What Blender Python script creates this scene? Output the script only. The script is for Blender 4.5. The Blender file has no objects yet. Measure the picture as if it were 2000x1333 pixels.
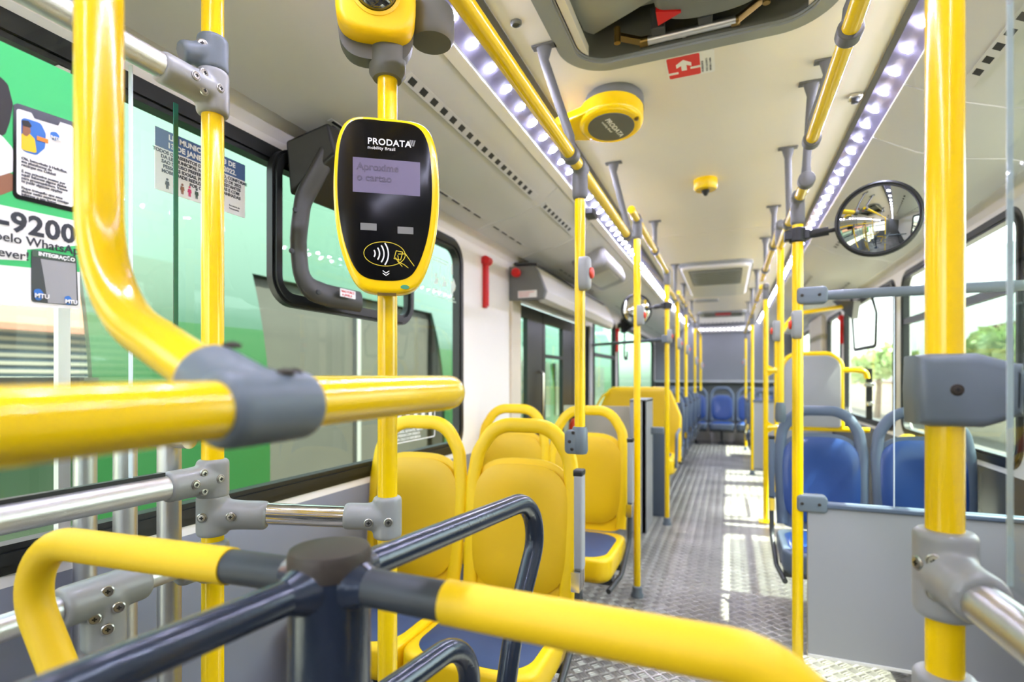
import bpy, bmesh, math, random
from mathutils import Vector as V, Matrix
random.seed(4)
sc = bpy.context.scene
col = sc.collection
PI = math.pi
# ------------------------------------------------------------------ camera numbers
F = 1050.0; HZ = 740.0; CAMZ = 1.2
TH = math.atan(422.0 / F); CT, ST = math.cos(TH), math.sin(TH)
def P(px, py, X=None, Y=None, Z=None):
    """world point seen at a place of the photograph, on the plane X=, Y= or Z="""
    a = (px - 1000) / F; b = (HZ - py) / F
    dx, dy, dz = a*CT - ST, a*ST + CT, b
    t = X/dx if X is not None else (Y/dy if Y is not None else (Z-CAMZ)/dz)
    return V((t*dx, t*dy, CAMZ + t*dz))
# ------------------------------------------------------------------ materials
def lin(c):
    return tuple(((v/255)/12.92 if v/255 <= .04045 else ((v/255+.055)/1.055)**2.4) for v in c)
def mat(name, rgb, rough=.45, metal=0, coat=0, noise=0, nscale=40, bump=0, bscale=200, emit=0, spec=None):
    m = bpy.data.materials.new(name); m.use_nodes = True
    nt = m.node_tree; b = nt.nodes['Principled BSDF']
    c = lin(rgb) + (1,)
    b.inputs['Base Color'].default_value = c
    b.inputs['Roughness'].default_value = rough; b.inputs['Metallic'].default_value = metal
    b.inputs['Coat Weight'].default_value = coat; b.inputs['Coat Roughness'].default_value = .1
    if spec is not None: b.inputs['Specular IOR Level'].default_value = spec
    if emit:
        b.inputs['Emission Color'].default_value = c; b.inputs['Emission Strength'].default_value = emit
    if noise or bump:
        tc = nt.nodes.new('ShaderNodeTexCoord')
    if noise:
        n = nt.nodes.new('ShaderNodeTexNoise'); n.inputs['Scale'].default_value = nscale; n.inputs['Detail'].default_value = 4
        nt.links.new(tc.outputs['Object'], n.inputs['Vector'])
        mr = nt.nodes.new('ShaderNodeMapRange'); mr.inputs[3].default_value = 1-noise; mr.inputs[4].default_value = 1+noise
        nt.links.new(n.outputs['Fac'], mr.inputs[0])
        mx = nt.nodes.new('ShaderNodeVectorMath'); mx.operation = 'SCALE'; mx.inputs[0].default_value = c[:3]
        nt.links.new(mr.outputs[0], mx.inputs['Scale']); nt.links.new(mx.outputs[0], b.inputs['Base Color'])
    if bump:
        n2 = nt.nodes.new('ShaderNodeTexNoise'); n2.inputs['Scale'].default_value = bscale; n2.inputs['Detail'].default_value = 3
        nt.links.new(tc.outputs['Object'], n2.inputs['Vector'])
        bp = nt.nodes.new('ShaderNodeBump'); bp.inputs['Strength'].default_value = bump; bp.inputs['Distance'].default_value = .002
        nt.links.new(n2.outputs['Fac'], bp.inputs['Height']); nt.links.new(bp.outputs[0], b.inputs['Normal'])
    return m
def glass(name, tint, gl=.08, alpha_dark=0):
    m = bpy.data.materials.new(name); m.use_nodes = True
    nt = m.node_tree; nt.nodes.remove(nt.nodes['Principled BSDF'])
    out = nt.nodes['Material Output']
    t = nt.nodes.new('ShaderNodeBsdfTransparent'); t.inputs[0].default_value = tuple(tint) + (1,)
    g = nt.nodes.new('ShaderNodeBsdfGlossy'); g.inputs['Roughness'].default_value = .02
    lw = nt.nodes.new('ShaderNodeFresnel'); lw.inputs['IOR'].default_value = 1.35
    ad = nt.nodes.new('ShaderNodeMath'); ad.operation = 'MULTIPLY'; ad.inputs[1].default_value = min(1, gl*16)
    mx = nt.nodes.new('ShaderNodeMixShader')
    ge = nt.nodes.new('ShaderNodeNewGeometry'); iv = nt.nodes.new('ShaderNodeMath'); iv.operation = 'SUBTRACT'; iv.inputs[0].default_value = 1
    nt.links.new(ge.outputs['Backfacing'], iv.inputs[1]); fr = nt.nodes.new('ShaderNodeMath'); fr.operation = 'MULTIPLY'
    nt.links.new(lw.outputs[0], fr.inputs[0]); nt.links.new(iv.outputs[0], fr.inputs[1])
    nt.links.new(fr.outputs[0], ad.inputs[0]); nt.links.new(ad.outputs[0], mx.inputs[0])
    nt.links.new(t.outputs[0], mx.inputs[1]); nt.links.new(g.outputs[0], mx.inputs[2])
    nt.links.new(mx.outputs[0], out.inputs[0])
    return m
M = {}
M['yellow'] = mat('yellow_enamel', (255,212,0), .2, 0, .35)
M['yellow_plastic'] = mat('yellow_plastic', (244,200,2), .4, 0, 0, 0, 12, .12, 600)
M['yellow_sat'] = mat('yellow_satin', (226,180,0), .4)
M['yellow_cover'] = mat('yellow_foam_sleeve', (240,198,4), .5)
M['grey_clamp'] = mat('grey_cast', (150,152,150), .38, 0, .1, .04, 60)
M['dark_clamp'] = mat('slate_plastic', (104,114,122), .42, 0, 0, .04, 40)
M['grey_bracket'] = mat('grey_bracket', (98,98,95), .45)
M['alu'] = mat('brushed_aluminium', (205,205,204), .38, 1, 0, .04, 30, .12, 500)
M['chrome'] = mat('polished_tube', (225,222,215), .12, 1)
M['screw'] = mat('screw_steel', (190,188,180), .3, 1)
M['black'] = mat('black_rubber', (22,24,24), .42)
M['blackgloss'] = mat('black_glass', (8,8,9), .18, spec=.25)
M['blackarm'] = mat('worn_black_arm', (52,52,49), .4)
M['film'] = glass('added_shade_film', (.62,.64,.63), .03)
M['arm'] = mat('slate_enamel', (46,56,72), .2, .25, .4, .06, 30, .22, 260)
M['armcap'] = mat('worn_dark_cap', (66,58,50), .5, .3, 0, .15, 25)
M['sleeve'] = mat('dark_sleeve', (56,60,66), .45, 0, 0, .08, 40)
M['white'] = mat('white_gelcoat', (240,236,230), .35, 0, .15, .015, 3)
M['wallgrey'] = mat('light_grey_panel', (214,212,208), .42, 0, 0, .02, 5)
M['ceil'] = mat('cream_ceiling', (240,233,222), .45, 0, 0, .015, 3)
M['panel'] = mat('grey_duct_panel', (202,202,198), .42, 0, 0, .02, 5)
M['lowwall'] = mat('blue_grey_laminate', (138,142,156), .45, 0, 0, .03, 9)
M['darkwall'] = mat('dark_side_panel', (74,76,74), .25, 0, 0, .06, 9)
M['rearwall'] = mat('rear_grey_board', (112,114,118), .6, 0, 0, .05, 7)
M['cream'] = mat('cream_board', (214,204,184), .5, 0, 0, .04, 9)
M['greypanel'] = mat('grey_laminate', (158,158,160), .42, 0, 0, .02, 4)
M['midgrey'] = mat('mid_grey_plastic', (112,114,112), .45, 0, 0, .03, 20)
M['hatchgrey'] = mat('hatch_grey', (140,143,138), .45, 0, 0, .03, 20)
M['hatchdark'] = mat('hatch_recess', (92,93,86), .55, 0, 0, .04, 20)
M['lid'] = mat('hatch_lid', (176,177,168), .45, 0, 0, .02, 14)
M['bronze'] = mat('bronze_lever', (120,98,52), .3, .9)
M['seatgrey'] = mat('seat_shell_grey', (88,100,118), .4, 0, 0, .04, 14)
M['blue'] = mat('blue_seat_pad', (22,62,126), .4, 0, .35, .04, 18)
M['navy'] = mat('navy_cushion', (44,66,104), .5, 0, 0, .06, 18, .3, 600)
M['dark'] = mat('dark_grey_steel', (62,64,66), .4, .3)
M['red'] = mat('red_plastic', (214,18,20), .35)
M['redsign'] = mat('red_sign', (228,40,34), .45)
M['paper'] = mat('white_sticker', (244,243,240), .45)
M['pale'] = mat('pale_print', (226,240,232), .5)
M['ink'] = mat('dark_ink', (40,42,52), .5)
M['inkgrey'] = mat('grey_ink', (96,96,104), .5)
M['postgreen'] = mat('poster_green', (50,196,106), .45)
M['postblue'] = mat('poster_blue', (40,112,196), .45)
M['navyprint'] = mat('navy_print', (58,92,142), .45)
M['skin'] = mat('printed_brown', (150,98,66), .5)
M['hair'] = mat('printed_black_hair', (26,22,20), .5)
M['orange'] = mat('printed_orange', (238,140,40), .5)
M['pink'] = mat('printed_pink', (226,60,120), .5)
M['lcd'] = mat('lcd_screen', (104,94,120), .35)
M['lcdink'] = mat('lcd_ink', (84,76,94), .4)
M['meshgrey'] = mat('speaker_mesh', (120,120,116), .5)
M['ylw_print'] = mat('yellow_print', (232,206,40), .5)
M['mirror'] = mat('mirror_face', (200,204,204), .02, 1)
M['dome'] = mat('smoked_dome', (30,32,30), .04, 0, 1, spec=1)
M['led'] = mat('led_emitter', (238,238,255), .5, emit=100)
M['channel'] = mat('led_channel', (158,156,176), .3)
M['leddim'] = mat('rear_led_emitter', (238,238,255), .5, emit=9)
M['diff'] = glass('clear_led_cover', (.9,.9,.97), .06)
M['glass'] = glass('clear_glass', (.94,.97,.95), .05)
M['wglass'] = glass('bus_window_glass', (.86,.93,.88), .05)
M['gglass'] = glass('green_tinted_glass', (.66,.84,.72), .05)
M['gedge'] = mat('glass_edge', (40,112,92), .2)
M['gedge2'] = mat('pale_glass_edge', (214,226,232), .15)
M['hose'] = mat('extinguisher_red', (216,60,24), .35)
# tread plate floor: alternating groups of raised bars
def floor_mat():
    m = bpy.data.materials.new('aluminium_tread_plate'); m.use_nodes = True
    nt = m.node_tree; b = nt.nodes['Principled BSDF']; L = nt.links
    b.inputs['Metallic'].default_value = .6; b.inputs['Roughness'].default_value = .34
    def mth(op, a, c=None, d=None):
        n = nt.nodes.new('ShaderNodeMath'); n.operation = op
        for i, x in enumerate((a, c, d)):
            if x is None: continue
            if isinstance(x, (int, float)): n.inputs[i].default_value = x
            else: L.new(x, n.inputs[i])
        return n.outputs[0]
    tc = nt.nodes.new('ShaderNodeTexCoord'); sp = nt.nodes.new('ShaderNodeSeparateXYZ'); L.new(tc.outputs['Object'], sp.inputs[0])
    k = 1/.042
    u = mth('MULTIPLY', mth('ADD', sp.outputs[0], sp.outputs[1]), k*.7071)
    v = mth('MULTIPLY', mth('SUBTRACT', sp.outputs[0], sp.outputs[1]), k*.7071)
    fu, fv = mth('FLOOR', u), mth('FLOOR', v)
    ru, rv = mth('SUBTRACT', u, fu), mth('SUBTRACT', v, fv)
    par = mth('FLOORED_MODULO', mth('ADD', fu, fv), 2.0)
    ip = mth('SUBTRACT', 1.0, par)
    along = mth('ADD', mth('MULTIPLY', ru, par), mth('MULTIPLY', rv, ip))
    across = mth('ADD', mth('MULTIPLY', rv, par), mth('MULTIPLY', ru, ip))
    st = mth('MULTIPLY_ADD', mth('SINE', mth('MULTIPLY', across, 2*PI*4)), .5, .5)
    d1 = mth('ABSOLUTE', mth('SUBTRACT', along, .5)); d2 = mth('ABSOLUTE', mth('SUBTRACT', across, .5))
    msk = mth('MULTIPLY', mth('SMOOTH_MIN', 1.0, mth('MULTIPLY', mth('MAXIMUM', mth('SUBTRACT', .46, d1), 0.0), 7.0), .2),
              mth('SMOOTH_MIN', 1.0, mth('MULTIPLY', mth('MAXIMUM', mth('SUBTRACT', .40, d2), 0.0), 8.0), .2))
    h = mth('MULTIPLY', msk, mth('MULTIPLY_ADD', st, .6, .4))
    bp = nt.nodes.new('ShaderNodeBump'); bp.inputs['Strength'].default_value = 1.0; bp.inputs['Distance'].default_value = .010
    L.new(h, bp.inputs['Height']); L.new(bp.outputs[0], b.inputs['Normal'])
    n = nt.nodes.new('ShaderNodeTexNoise'); n.inputs['Scale'].default_value = 3.2; n.inputs['Detail'].default_value = 6; L.new(tc.outputs['Object'], n.inputs['Vector'])
    cr = nt.nodes.new('ShaderNodeValToRGB'); cr.color_ramp.elements[0].color = lin((140,135,129))+(1,); cr.color_ramp.elements[1].color = lin((178,174,169))+(1,)
    cr.color_ramp.elements[0].position = .3; cr.color_ramp.elements[1].position = .65
    L.new(n.outputs['Fac'], cr.inputs[0])
    dk = nt.nodes.new('ShaderNodeTexNoise'); dk.inputs['Scale'].default_value = 26; dk.inputs['Detail'].default_value = 2; L.new(tc.outputs['Object'], dk.inputs['Vector'])
    lt = mth('MULTIPLY', mth('GREATER_THAN', dk.outputs['Fac'], .735), .6)
    mx = nt.nodes.new('ShaderNodeMix'); mx.data_type = 'RGBA'; mx.inputs[7].default_value = lin((60,56,52))+(1,)
    L.new(lt, mx.inputs[0]); L.new(cr.outputs[0], mx.inputs[6]); L.new(mx.outputs[2], b.inputs['Base Color'])
    return m
M['floor'] = floor_mat()
# ------------------------------------------------------------------ mesh builder
def frame_T(o, r, u):
    r = V(r).normalized(); u = V(u); n = r.cross(u).normalized(); u = n.cross(r).normalized()
    return Matrix(((r.x,u.x,n.x,o[0]),(r.y,u.y,n.y,o[1]),(r.z,u.z,n.z,o[2]),(0,0,0,1)))
def rrect(w, h, r, n=8, cx=0, cy=0):
    r = min(r, w/2, h/2); o = []
    for sx, sy, a0 in ((1,1,0),(-1,1,PI/2),(-1,-1,PI),(1,-1,3*PI/2)):
        for i in range(n+1):
            a = a0 + i*PI/2/n
            o.append((cx + sx*(w/2-r) + r*math.cos(a), cy + sy*(h/2-r) + r*math.sin(a)))
    return o
def selip(w, h, e, n=48, cx=0, cy=0):
    o = []
    for i in range(n):
        a = 2*PI*i/n; c, s = math.cos(a), math.sin(a)
        o.append((cx + w/2*math.copysign(abs(c)**(2/e), c), cy + h/2*math.copysign(abs(s)**(2/e), s)))
    return o
def inset(o, d):
    n = len(o); out = []
    for i in range(n):
        p, q, r = V(o[i-1]), V(o[i]), V(o[(i+1) % n])
        a = (q-p); b = (r-q)
        if a.length < 1e-9: a = b
        if b.length < 1e-9: b = a
        t = (a.normalized()+b.normalized())
        t = t.normalized() if t.length > 1e-6 else a.normalized()
        out.append((q.x - t.y*d, q.y + t.x*d))
    return out
def fillet(pts, rad, n=8, closed=False):
    pts = [V(p) for p in pts]; N = len(pts)
    if not isinstance(rad, (list, tuple)): rad = [rad]*N
    out = []
    for i in range(N):
        if not closed and i in (0, N-1) or rad[i] <= 0: out.append(pts[i]); continue
        p, q, r = pts[i-1], pts[i], pts[(i+1) % N]
        a = (p-q).normalized(); b = (r-q).normalized()
        ang = a.angle(b)
        if ang > PI-.02: out.append(q); continue
        d = min(rad[i]/math.tan(ang/2), (p-q).length*.499, (r-q).length*.499)
        R = d*math.tan(ang/2)
        c = q + (a+b).normalized()*(R/math.sin(ang/2))
        s, e = q+a*d-c, q+b*d-c
        tot = s.angle(e); ax = s.cross(e).normalized()
        k = max(2, int(n*tot/1.57)+1)
        for j in range(k+1):
            out.append(c + Matrix.Rotation(tot*j/k, 3, ax) @ s)
    return out
class MB:
    def __init__(s): s.v = []; s.f = []; s.m = []
    def add(s, vs, fs, m=0, T=None):
        b = len(s.v)
        s.v += [(T @ V(p) if T is not None else V(p)) for p in vs]
        s.f += [tuple(i+b for i in f) for f in fs]; s.m += [m]*len(fs); return s
    def box(s, x0, x1, y0, y1, z0, z1, m=0, T=None):
        return s.add([(x0,y0,z0),(x1,y0,z0),(x1,y1,z0),(x0,y1,z0),(x0,y0,z1),(x1,y0,z1),(x1,y1,z1),(x0,y1,z1)],
                     [(0,3,2,1),(4,5,6,7),(0,1,5,4),(1,2,6,5),(2,3,7,6),(3,0,4,7)], m, T)
    def tube(s, pts, r, n=20, m=0, closed=False, up=None, r2=None, caps=True):
        """sweep; r (and r2 along the second axis) may be a list"""
        pts = [V(p) for p in pts]; N = len(pts)
        vs, fs = [], []
        nrm = None; t0 = None
        for i in range(N):
            if closed: t = (pts[(i+1) % N]-pts[i-1]).normalized()
            else: t = (pts[min(i+1,N-1)]-pts[max(i-1,0)]).normalized()
            if nrm is None:
                h = V(up) if up is not None else (V((0,0,1)) if abs(t.z) < .9 else V((1,0,0)))
                nrm = (h - t*h.dot(t)).normalized()
            else:
                if up is not None: h = V(up); nrm = (h - t*h.dot(t)).normalized()
                else: nrm = (nrm - t*nrm.dot(t)).normalized()
            bn = t.cross(nrm)
            ra = r[i] if isinstance(r, (list, tuple)) else r
            rb = ra if r2 is None else (r2[i] if isinstance(r2, (list, tuple)) else r2)
            for j in range(n):
                a = 2*PI*j/n
                vs.append(pts[i] + nrm*(ra*math.cos(a)) + bn*(rb*math.sin(a)))
        K = N if closed else N-1
        for i in range(K):
            for j in range(n):
                a, b = i*n+j, i*n+(j+1) % n; c, d = ((i+1) % N)*n+(j+1) % n, ((i+1) % N)*n+j
                fs.append((a,b,c,d))
        if not closed and caps:
            fs.append(tuple(range(n-1,-1,-1))); fs.append(tuple((N-1)*n+j for j in range(n)))
        return s.add(vs, fs, m)
    def cyl(s, p0, p1, r0, r1=None, n=28, m=0):
        return s.tube([p0, p1], [r0, r0 if r1 is None else r1], n, m)
    def lathe(s, prof, T=None, n=36, m=0):
        vs, fs = [], []; K = len(prof)
        for (r, z) in prof:
            for j in range(n):
                a = 2*PI*j/n; vs.append((max(r,1e-5)*math.cos(a), max(r,1e-5)*math.sin(a), z))
        for i in range(K-1):
            for j in range(n): fs.append((i*n+j, i*n+(j+1) % n, (i+1)*n+(j+1) % n, (i+1)*n+j))
        fs.append(tuple(range(n-1,-1,-1))); fs.append(tuple((K-1)*n+j for j in range(n)))
        return s.add(vs, fs, m, T)
    def prism(s, o, T=None, z0=0, z1=.01, bev=0, bseg=3, m=0, bev0=0):
        loops = []
        if bev0:
            for i in range(bseg): 
                a = PI/2*i/bseg; loops.append((inset(o, bev0*(1-math.sin(a))), z0+bev0*(1-math.cos(a))))
        loops.append((o, z0+bev0))
        if bev:
            for i in range(bseg+1):
                a = PI/2*i/bseg; loops.append((inset(o, bev*(1-math.cos(a))) if i else o, z1-bev+bev*math.sin(a)))
        else: loops.append((o, z1))
        n = len(o); vs = [(p[0],p[1],z) for lo, z in loops for p in lo]; fs = []
        for i in range(len(loops)-1):
            for j in range(n): fs.append((i*n+j, i*n+(j+1) % n, (i+1)*n+(j+1) % n, (i+1)*n+j))
        fs.append(tuple(range(n-1,-1,-1))); fs.append(tuple((len(loops)-1)*n+j for j in range(n)))
        return s.add(vs, fs, m, T)
    def ring(s, o, i, T=None, z0=0, z1=.01, m=0):
        n = len(o); vs = [(p[0],p[1],z0) for p in o]+[(p[0],p[1],z0) for p in i]+[(p[0],p[1],z1) for p in o]+[(p[0],p[1],z1) for p in i]
        fs = []
        for j in range(n):
            k = (j+1) % n
            fs += [(j,n+j,n+k,k),(2*n+j,2*n+k,3*n+k,3*n+j),(j,k,2*n+k,2*n+j),(n+j,3*n+j,3*n+k,n+k)]
        return s.add(vs, fs, m, T)
    def dome(s, o, T=None, depth=.02, base=0, e=3, rings=10, m=0, dish=0):
        """cushion on outline o (2D), rising by depth towards the middle, with a flat underside"""
        n = len(o); cx = sum(p[0] for p in o)/n; cy = sum(p[1] for p in o)/n
        vs = [(p[0],p[1],0) for p in o]; fs = []
        for k in range(rings+1):
            q = k/rings; f = math.cos(q*PI/2)**.6 if q < 1 else 0
            for p in o:
                h = base + depth*(1-f**e) - dish*(1-f*f)
                vs.append((cx+(p[0]-cx)*max(f,.001), cy+(p[1]-cy)*max(f,.001), h))
        for i in range(rings+1):
            for j in range(n): fs.append((i*n+j, i*n+(j+1) % n, (i+1)*n+(j+1) % n, (i+1)*n+j))
        fs.append(tuple(range(n-1,-1,-1))); fs.append(tuple((rings+1)*n+j for j in range(n)))
        return s.add(vs, fs, m, T)
    def sheet(s, prof, y0, y1, th, m=0, ny=1):
        """profile in X,Z extruded along Y with thickness along its normal"""
        n = len(prof); up = []
        for i in range(n):
            a, b = V(prof[max(i-1,0)]), V(prof[min(i+1,n-1)]); t = (b-a).normalized()
            up.append((prof[i][0]-t.y*th, prof[i][1]+t.x*th))
        vs = []; fs = []
        for y in (y0, y1):
            vs += [(p[0],y,p[1]) for p in prof]+[(p[0],y,p[1]) for p in up]
        K = 2*n
        for i in range(n-1):
            fs += [(i,i+1,K+i+1,K+i),(n+i,K+n+i,K+n+i+1,n+i+1),(i,n+i,n+i+1,i+1),(K+i,K+i+1,K+n+i+1,K+n+i)]
        fs += [(0,K,K+n,n),(n-1,2*n-1,K+2*n-1,K+n-1)]
        return s.add(vs, fs, m)
    def build(s, name, mats, parent=None, label=None, smooth=40, bevel=0, remesh=0, kind=None):
        if not isinstance(mats, (list, tuple)): mats = [mats]
        off = V((0,0,0)); q = parent
        while q is not None: off += q.location; q = q.parent
        me = bpy.data.meshes.new(name)
        me.from_pydata([tuple(p-off) for p in s.v], [], s.f)
        for k in mats: me.materials.append(M[k])
        for p, mi in zip(me.polygons, s.m): p.material_index = mi
        bm = bmesh.new(); bm.from_mesh(me); bmesh.ops.recalc_face_normals(bm, faces=bm.faces); bm.to_mesh(me); bm.free()
        if smooth:
            me.shade_smooth(); me.set_sharp_from_angle(angle=math.radians(smooth))
        o = bpy.data.objects.new(name, me); col.objects.link(o)
        if parent is not None: o.parent = parent
        if label: o['label'] = label
        if kind: o['kind'] = kind
        if remesh:
            r = o.modifiers.new('blend', 'REMESH'); r.mode = 'VOXEL'; r.voxel_size = remesh; r.use_smooth_shade = True
            k = o.modifiers.new('soften', 'SMOOTH'); k.factor = .5; k.iterations = 10
        if bevel:
            b = o.modifiers.new('edge', 'BEVEL'); b.width = bevel; b.segments = 2; b.limit_method = 'ANGLE'; b.angle_limit = .7
        return o
def thing(name, label, cat, loc=(0,0,0), group=None):
    o = bpy.data.objects.new(name, None); o.location = loc; o.empty_display_size = .1; col.objects.link(o)
    return tag(o, label, cat, group)
def tag(o, label, cat, group=None):
    o['label'] = label; o['category'] = cat
    if group: o['group'] = group
    return o
def struct(name, mb, mats, **k):
    return mb.build(name, mats, kind='structure', **k)
def dup(o, loc=None, label=None, group=None, parent=None, rz=None):
    c = o.copy(); col.objects.link(c)
    if parent is not None: c.parent = parent
    if loc is not None: c.location = loc
    if rz is not None: c.rotation_euler[2] = rz
    if label: c['label'] = label
    if group: c['group'] = group
    for ch in list(o.children): dup(ch, parent=c)
    return c
def text(name, lines, mname, parent, sp=1.0, th=.0004):
    """lines: (string, size, matrix[, bold offset[, align]]) gathered in one lettering mesh"""
    mb = MB()
    for ln in lines:
        body, size, T = ln[:3]; off = ln[3] if len(ln) > 3 else 0; al = ln[4] if len(ln) > 4 else 'LEFT'
        cu = bpy.data.curves.new('t', 'FONT'); cu.body = body; cu.size = size; cu.offset = off; cu.extrude = th; cu.align_x = al; cu.resolution_u = 3; cu.space_character = sp
        ob = bpy.data.objects.new('t', cu); col.objects.link(ob)
        dg = bpy.context.evaluated_depsgraph_get(); dg.update()
        me = bpy.data.meshes.new_from_object(ob.evaluated_get(dg))
        mb.add([tuple(v.co) for v in me.vertices], [tuple(p.vertices) for p in me.polygons], 0, T)
        bpy.data.objects.remove(ob); bpy.data.curves.remove(cu); bpy.data.meshes.remove(me)
    return mb.build(name, mname, parent, smooth=0)
X_ = V((1,0,0)); Y_ = V((0,1,0)); Z_ = V((0,0,1))
def screw_mb(c, n, r=.0055, m0=0, m1=1):
    n = V(n).normalized(); h = Z_ if abs(n.z) < .9 else X_
    T = frame_T(c, h.cross(n), h)
    mb = MB(); mb.lathe([(r*1.35,-.002),(r*1.35,.0006),(r*1.1,.0016),(r,.0004),(r*.95,.002),(.0003,.0026)], T, 16, m0)
    a = r*.5; b = r*.16
    mb.box(-a,a,-b,b,.0018,.0029,m1,T).box(-b,b,-a,a,.0018,.0029,m1,T)
    return mb
def screws(pts, n, parent, r=.0055):
    for p in pts: screw_mb(p, n, r).build('screw', ['screw','black'], parent, label='steel cross-head screw')
def sleeve_prof(L, r, e=.006):
    return [(r-e,0),(r-e*.3,e*.3),(r,e),(r,L-e),(r-e*.3,L-e*.3),(r-e,L)]
def clamp_mb(c, axis, L, r, branches, back=.0):
    """cast joint: sleeve round a post plus sleeves along the branches [(dir, length, radius)]"""
    c = V(c); axis = V(axis).normalized(); mb = MB()
    h = X_ if abs(axis.x) < .9 else Y_
    T = frame_T(c-axis*L/2, h - axis*h.dot(axis), axis.cross(h))
    if (T.to_3x3() @ Z_).dot(axis) < 0: T = frame_T(c-axis*L/2, axis.cross(h), h - axis*h.dot(axis))
    mb.lathe(sleeve_prof(L, r), T, 32)
    for d, l, br in branches:
        d = V(d).normalized(); h = Z_ if abs(d.z) < .9 else X_
        mb.tube([c, c+d*(l-.006), c+d*l], [br, br, br-.004], 32, up=h)
        mb.tube([c, c+d*(l*.55)], [r*1.08, br], 32, up=h, r2=[r*1.0, br])
    return mb
M['asphalt'] = mat('yard_concrete', (150,144,134), .9, 0, 0, .08, 2)
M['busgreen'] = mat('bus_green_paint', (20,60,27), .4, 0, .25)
M['busglare'] = mat('bus_green_sky_glare', (28,58,44), .4, 0, .25)  # upper bus green shifted to teal, sky glare put into the colour
M['stickergreen'] = mat('green_dot', (70,150,110), .4)
M['buswin'] = mat('bus_window_dusty', (64,64,60), .2, 0, .3, .12, 3)
M['tile'] = mat('roof_tiles', (120,70,54), .8, 0, 0, .15, 6)
M['shutter'] = mat('pale_blue_slats', (96,116,136), .6)
M['beigewall'] = mat('beige_render', (226,208,186), .85, 0, 0, .05, 2)
M['leaf'] = mat('foliage', (186,204,150), .8, 0, 0, .25, 3)
M['trunk'] = mat('bark', (150,130,110), .9, 0, 0, .2, 8)
SKY_STRENGTH = .32; SUN_STRENGTH = 9.0; EXPOSURE = 2.0
# ================================================================== setting
XL, XR, XC, YF, YB = -1.28, 1.08, -.10, -1.6, 10.4
FZ = .09
struct('floor', MB().box(XL-.05, XR+.05, YF, YB+.1, 0, FZ), 'floor')
def corner_fill(mb, X0, X1, y0, y1, z0, z1, r, side):
    for (cy, cz, sy, sz) in ((y0,z0,1,1),(y1,z0,-1,1),(y1,z1,-1,-1),(y0,z1,1,-1)):
        o = [(cy,cz)] + [(cy+sy*(r-r*math.sin(a)), cz+sz*(r-r*math.cos(a))) for a in [i*PI/2/8 for i in range(9)]]
        T = Matrix(((0,0,1,X0),(1,0,0,0),(0,1,0,0),(0,0,0,1)))
        mb.prism(o, T, 0, X1-X0)
def wall_with(name, x0, x1, opens, ztop, m_low, m_up, zsill):
    """side wall with openings (y0,y1,z0,z1,r); slot 0 above, slot 1 below the sill line"""
    mb = MB(); ys = sorted({YF, YB+.1} | {o[0] for o in opens} | {o[1] for o in opens})
    for a, b in zip(ys, ys[1:]):
        op = [o for o in opens if o[0] <= a+1e-6 and o[1] >= b-1e-6]
        z0, z1 = (op[0][2], op[0][3]) if op else (zsill, zsill)
        def seg(lo, hi):
            if hi-lo < .002: return
            if lo < zsill < hi: mb.box(x0,x1,a,b,lo,zsill,1); mb.box(x0,x1,a,b,zsill,hi,0)
            else: mb.box(x0,x1,a,b,lo,hi,1 if hi <= zsill+.001 else 0)
        seg(0, z0); seg(z1, ztop)
    for o in opens:
        if o[4]: corner_fill(mb, x0, x1, *o[:4], o[4], 0)
    return struct(name, mb, [m_up, m_low], smooth=0)
SILL, TOPZ = .835, 1.895
WL = [(.05,2.49,SILL,TOPZ,.11),(5.4,6.55,SILL,TOPZ,.1),(6.7,8.35,SILL,TOPZ,.1),(8.5,10.2,SILL,TOPZ,.1)]
WR = [(1.15,2.56,SILL,TOPZ,.1),(2.72,4.3,SILL,TOPZ,.1),(4.46,6.2,SILL,TOPZ,.1),(6.38,7.2,SILL,TOPZ,.08),(8.4,10.1,SILL,TOPZ,.1)]
wall_with('wall_left', XL-.05, XL, WL+[(-1.2,-.03,.12,1.88,0),(3.2,5.2,.02,1.72,0)], 2.0, 'lowwall', 'white', .80)
wall_with('wall_right', XR, XR+.05, WR, 2.0, 'darkwall', 'white', .80)
struct('wall_back', MB().box(XL-.05, XR+.05, YB, YB+.06, 0, 2.3), 'rearwall')
struct('wall_front', MB().box(XL-.05, XR+.05, YF-.06, YF, 0, .95).box(XL-.05, XR+.05, YF-.06, YF, 1.98, 2.46).box(-.15, XR+.05, YF-.06, YF, .95, 1.98), 'midgrey')
# ceiling: cream centre board with cross seams, LED coves and grey duct panels
cm = MB()
for a, b in ((YF, 1.0), (1.008, 3.9), (3.908, 5.9), (5.908, 8.4), (8.408, YB+.05)):
    if a < 1.3 and b > 1.3:      # roof hatch hole X -.43.. .23, Y .98..1.66
        cm.box(-.597, -.40, a, b, 2.2, 2.23); cm.box(.20, XC+.56, a, b, 2.2, 2.23); cm.box(-.40, .20, 1.69, b, 2.2, 2.23)
    elif a < 0: cm.box(-.597, -.40, a, b, 2.2, 2.23); cm.box(.20, XC+.56, a, b, 2.2, 2.23); cm.box(-.40, .20, a, 1.0, 2.2, 2.23)
    else: cm.box(-.597, XC+.56, a, b, 2.2, 2.23)
struct('ceiling', cm, 'ceil')
struct('ceiling_roof_skin', MB().box(XL-.05, XR+.05, YF, YB+.1, 2.42, 2.46), 'white')
for s, nm in ((-1,'left'),(1,'right')):
    # white cove strip between the windows and the duct panels
    w = XL if s < 0 else XR
    pr = [(w, 1.93),(w-s*.02,1.955),(w-s*.05,1.972),(w-s*.085,1.98)]
    if s > 0: pr = pr[::-1]
    struct('trim_%s_cove' % nm, MB().sheet(pr, YF, YB, .012), 'white')
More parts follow.
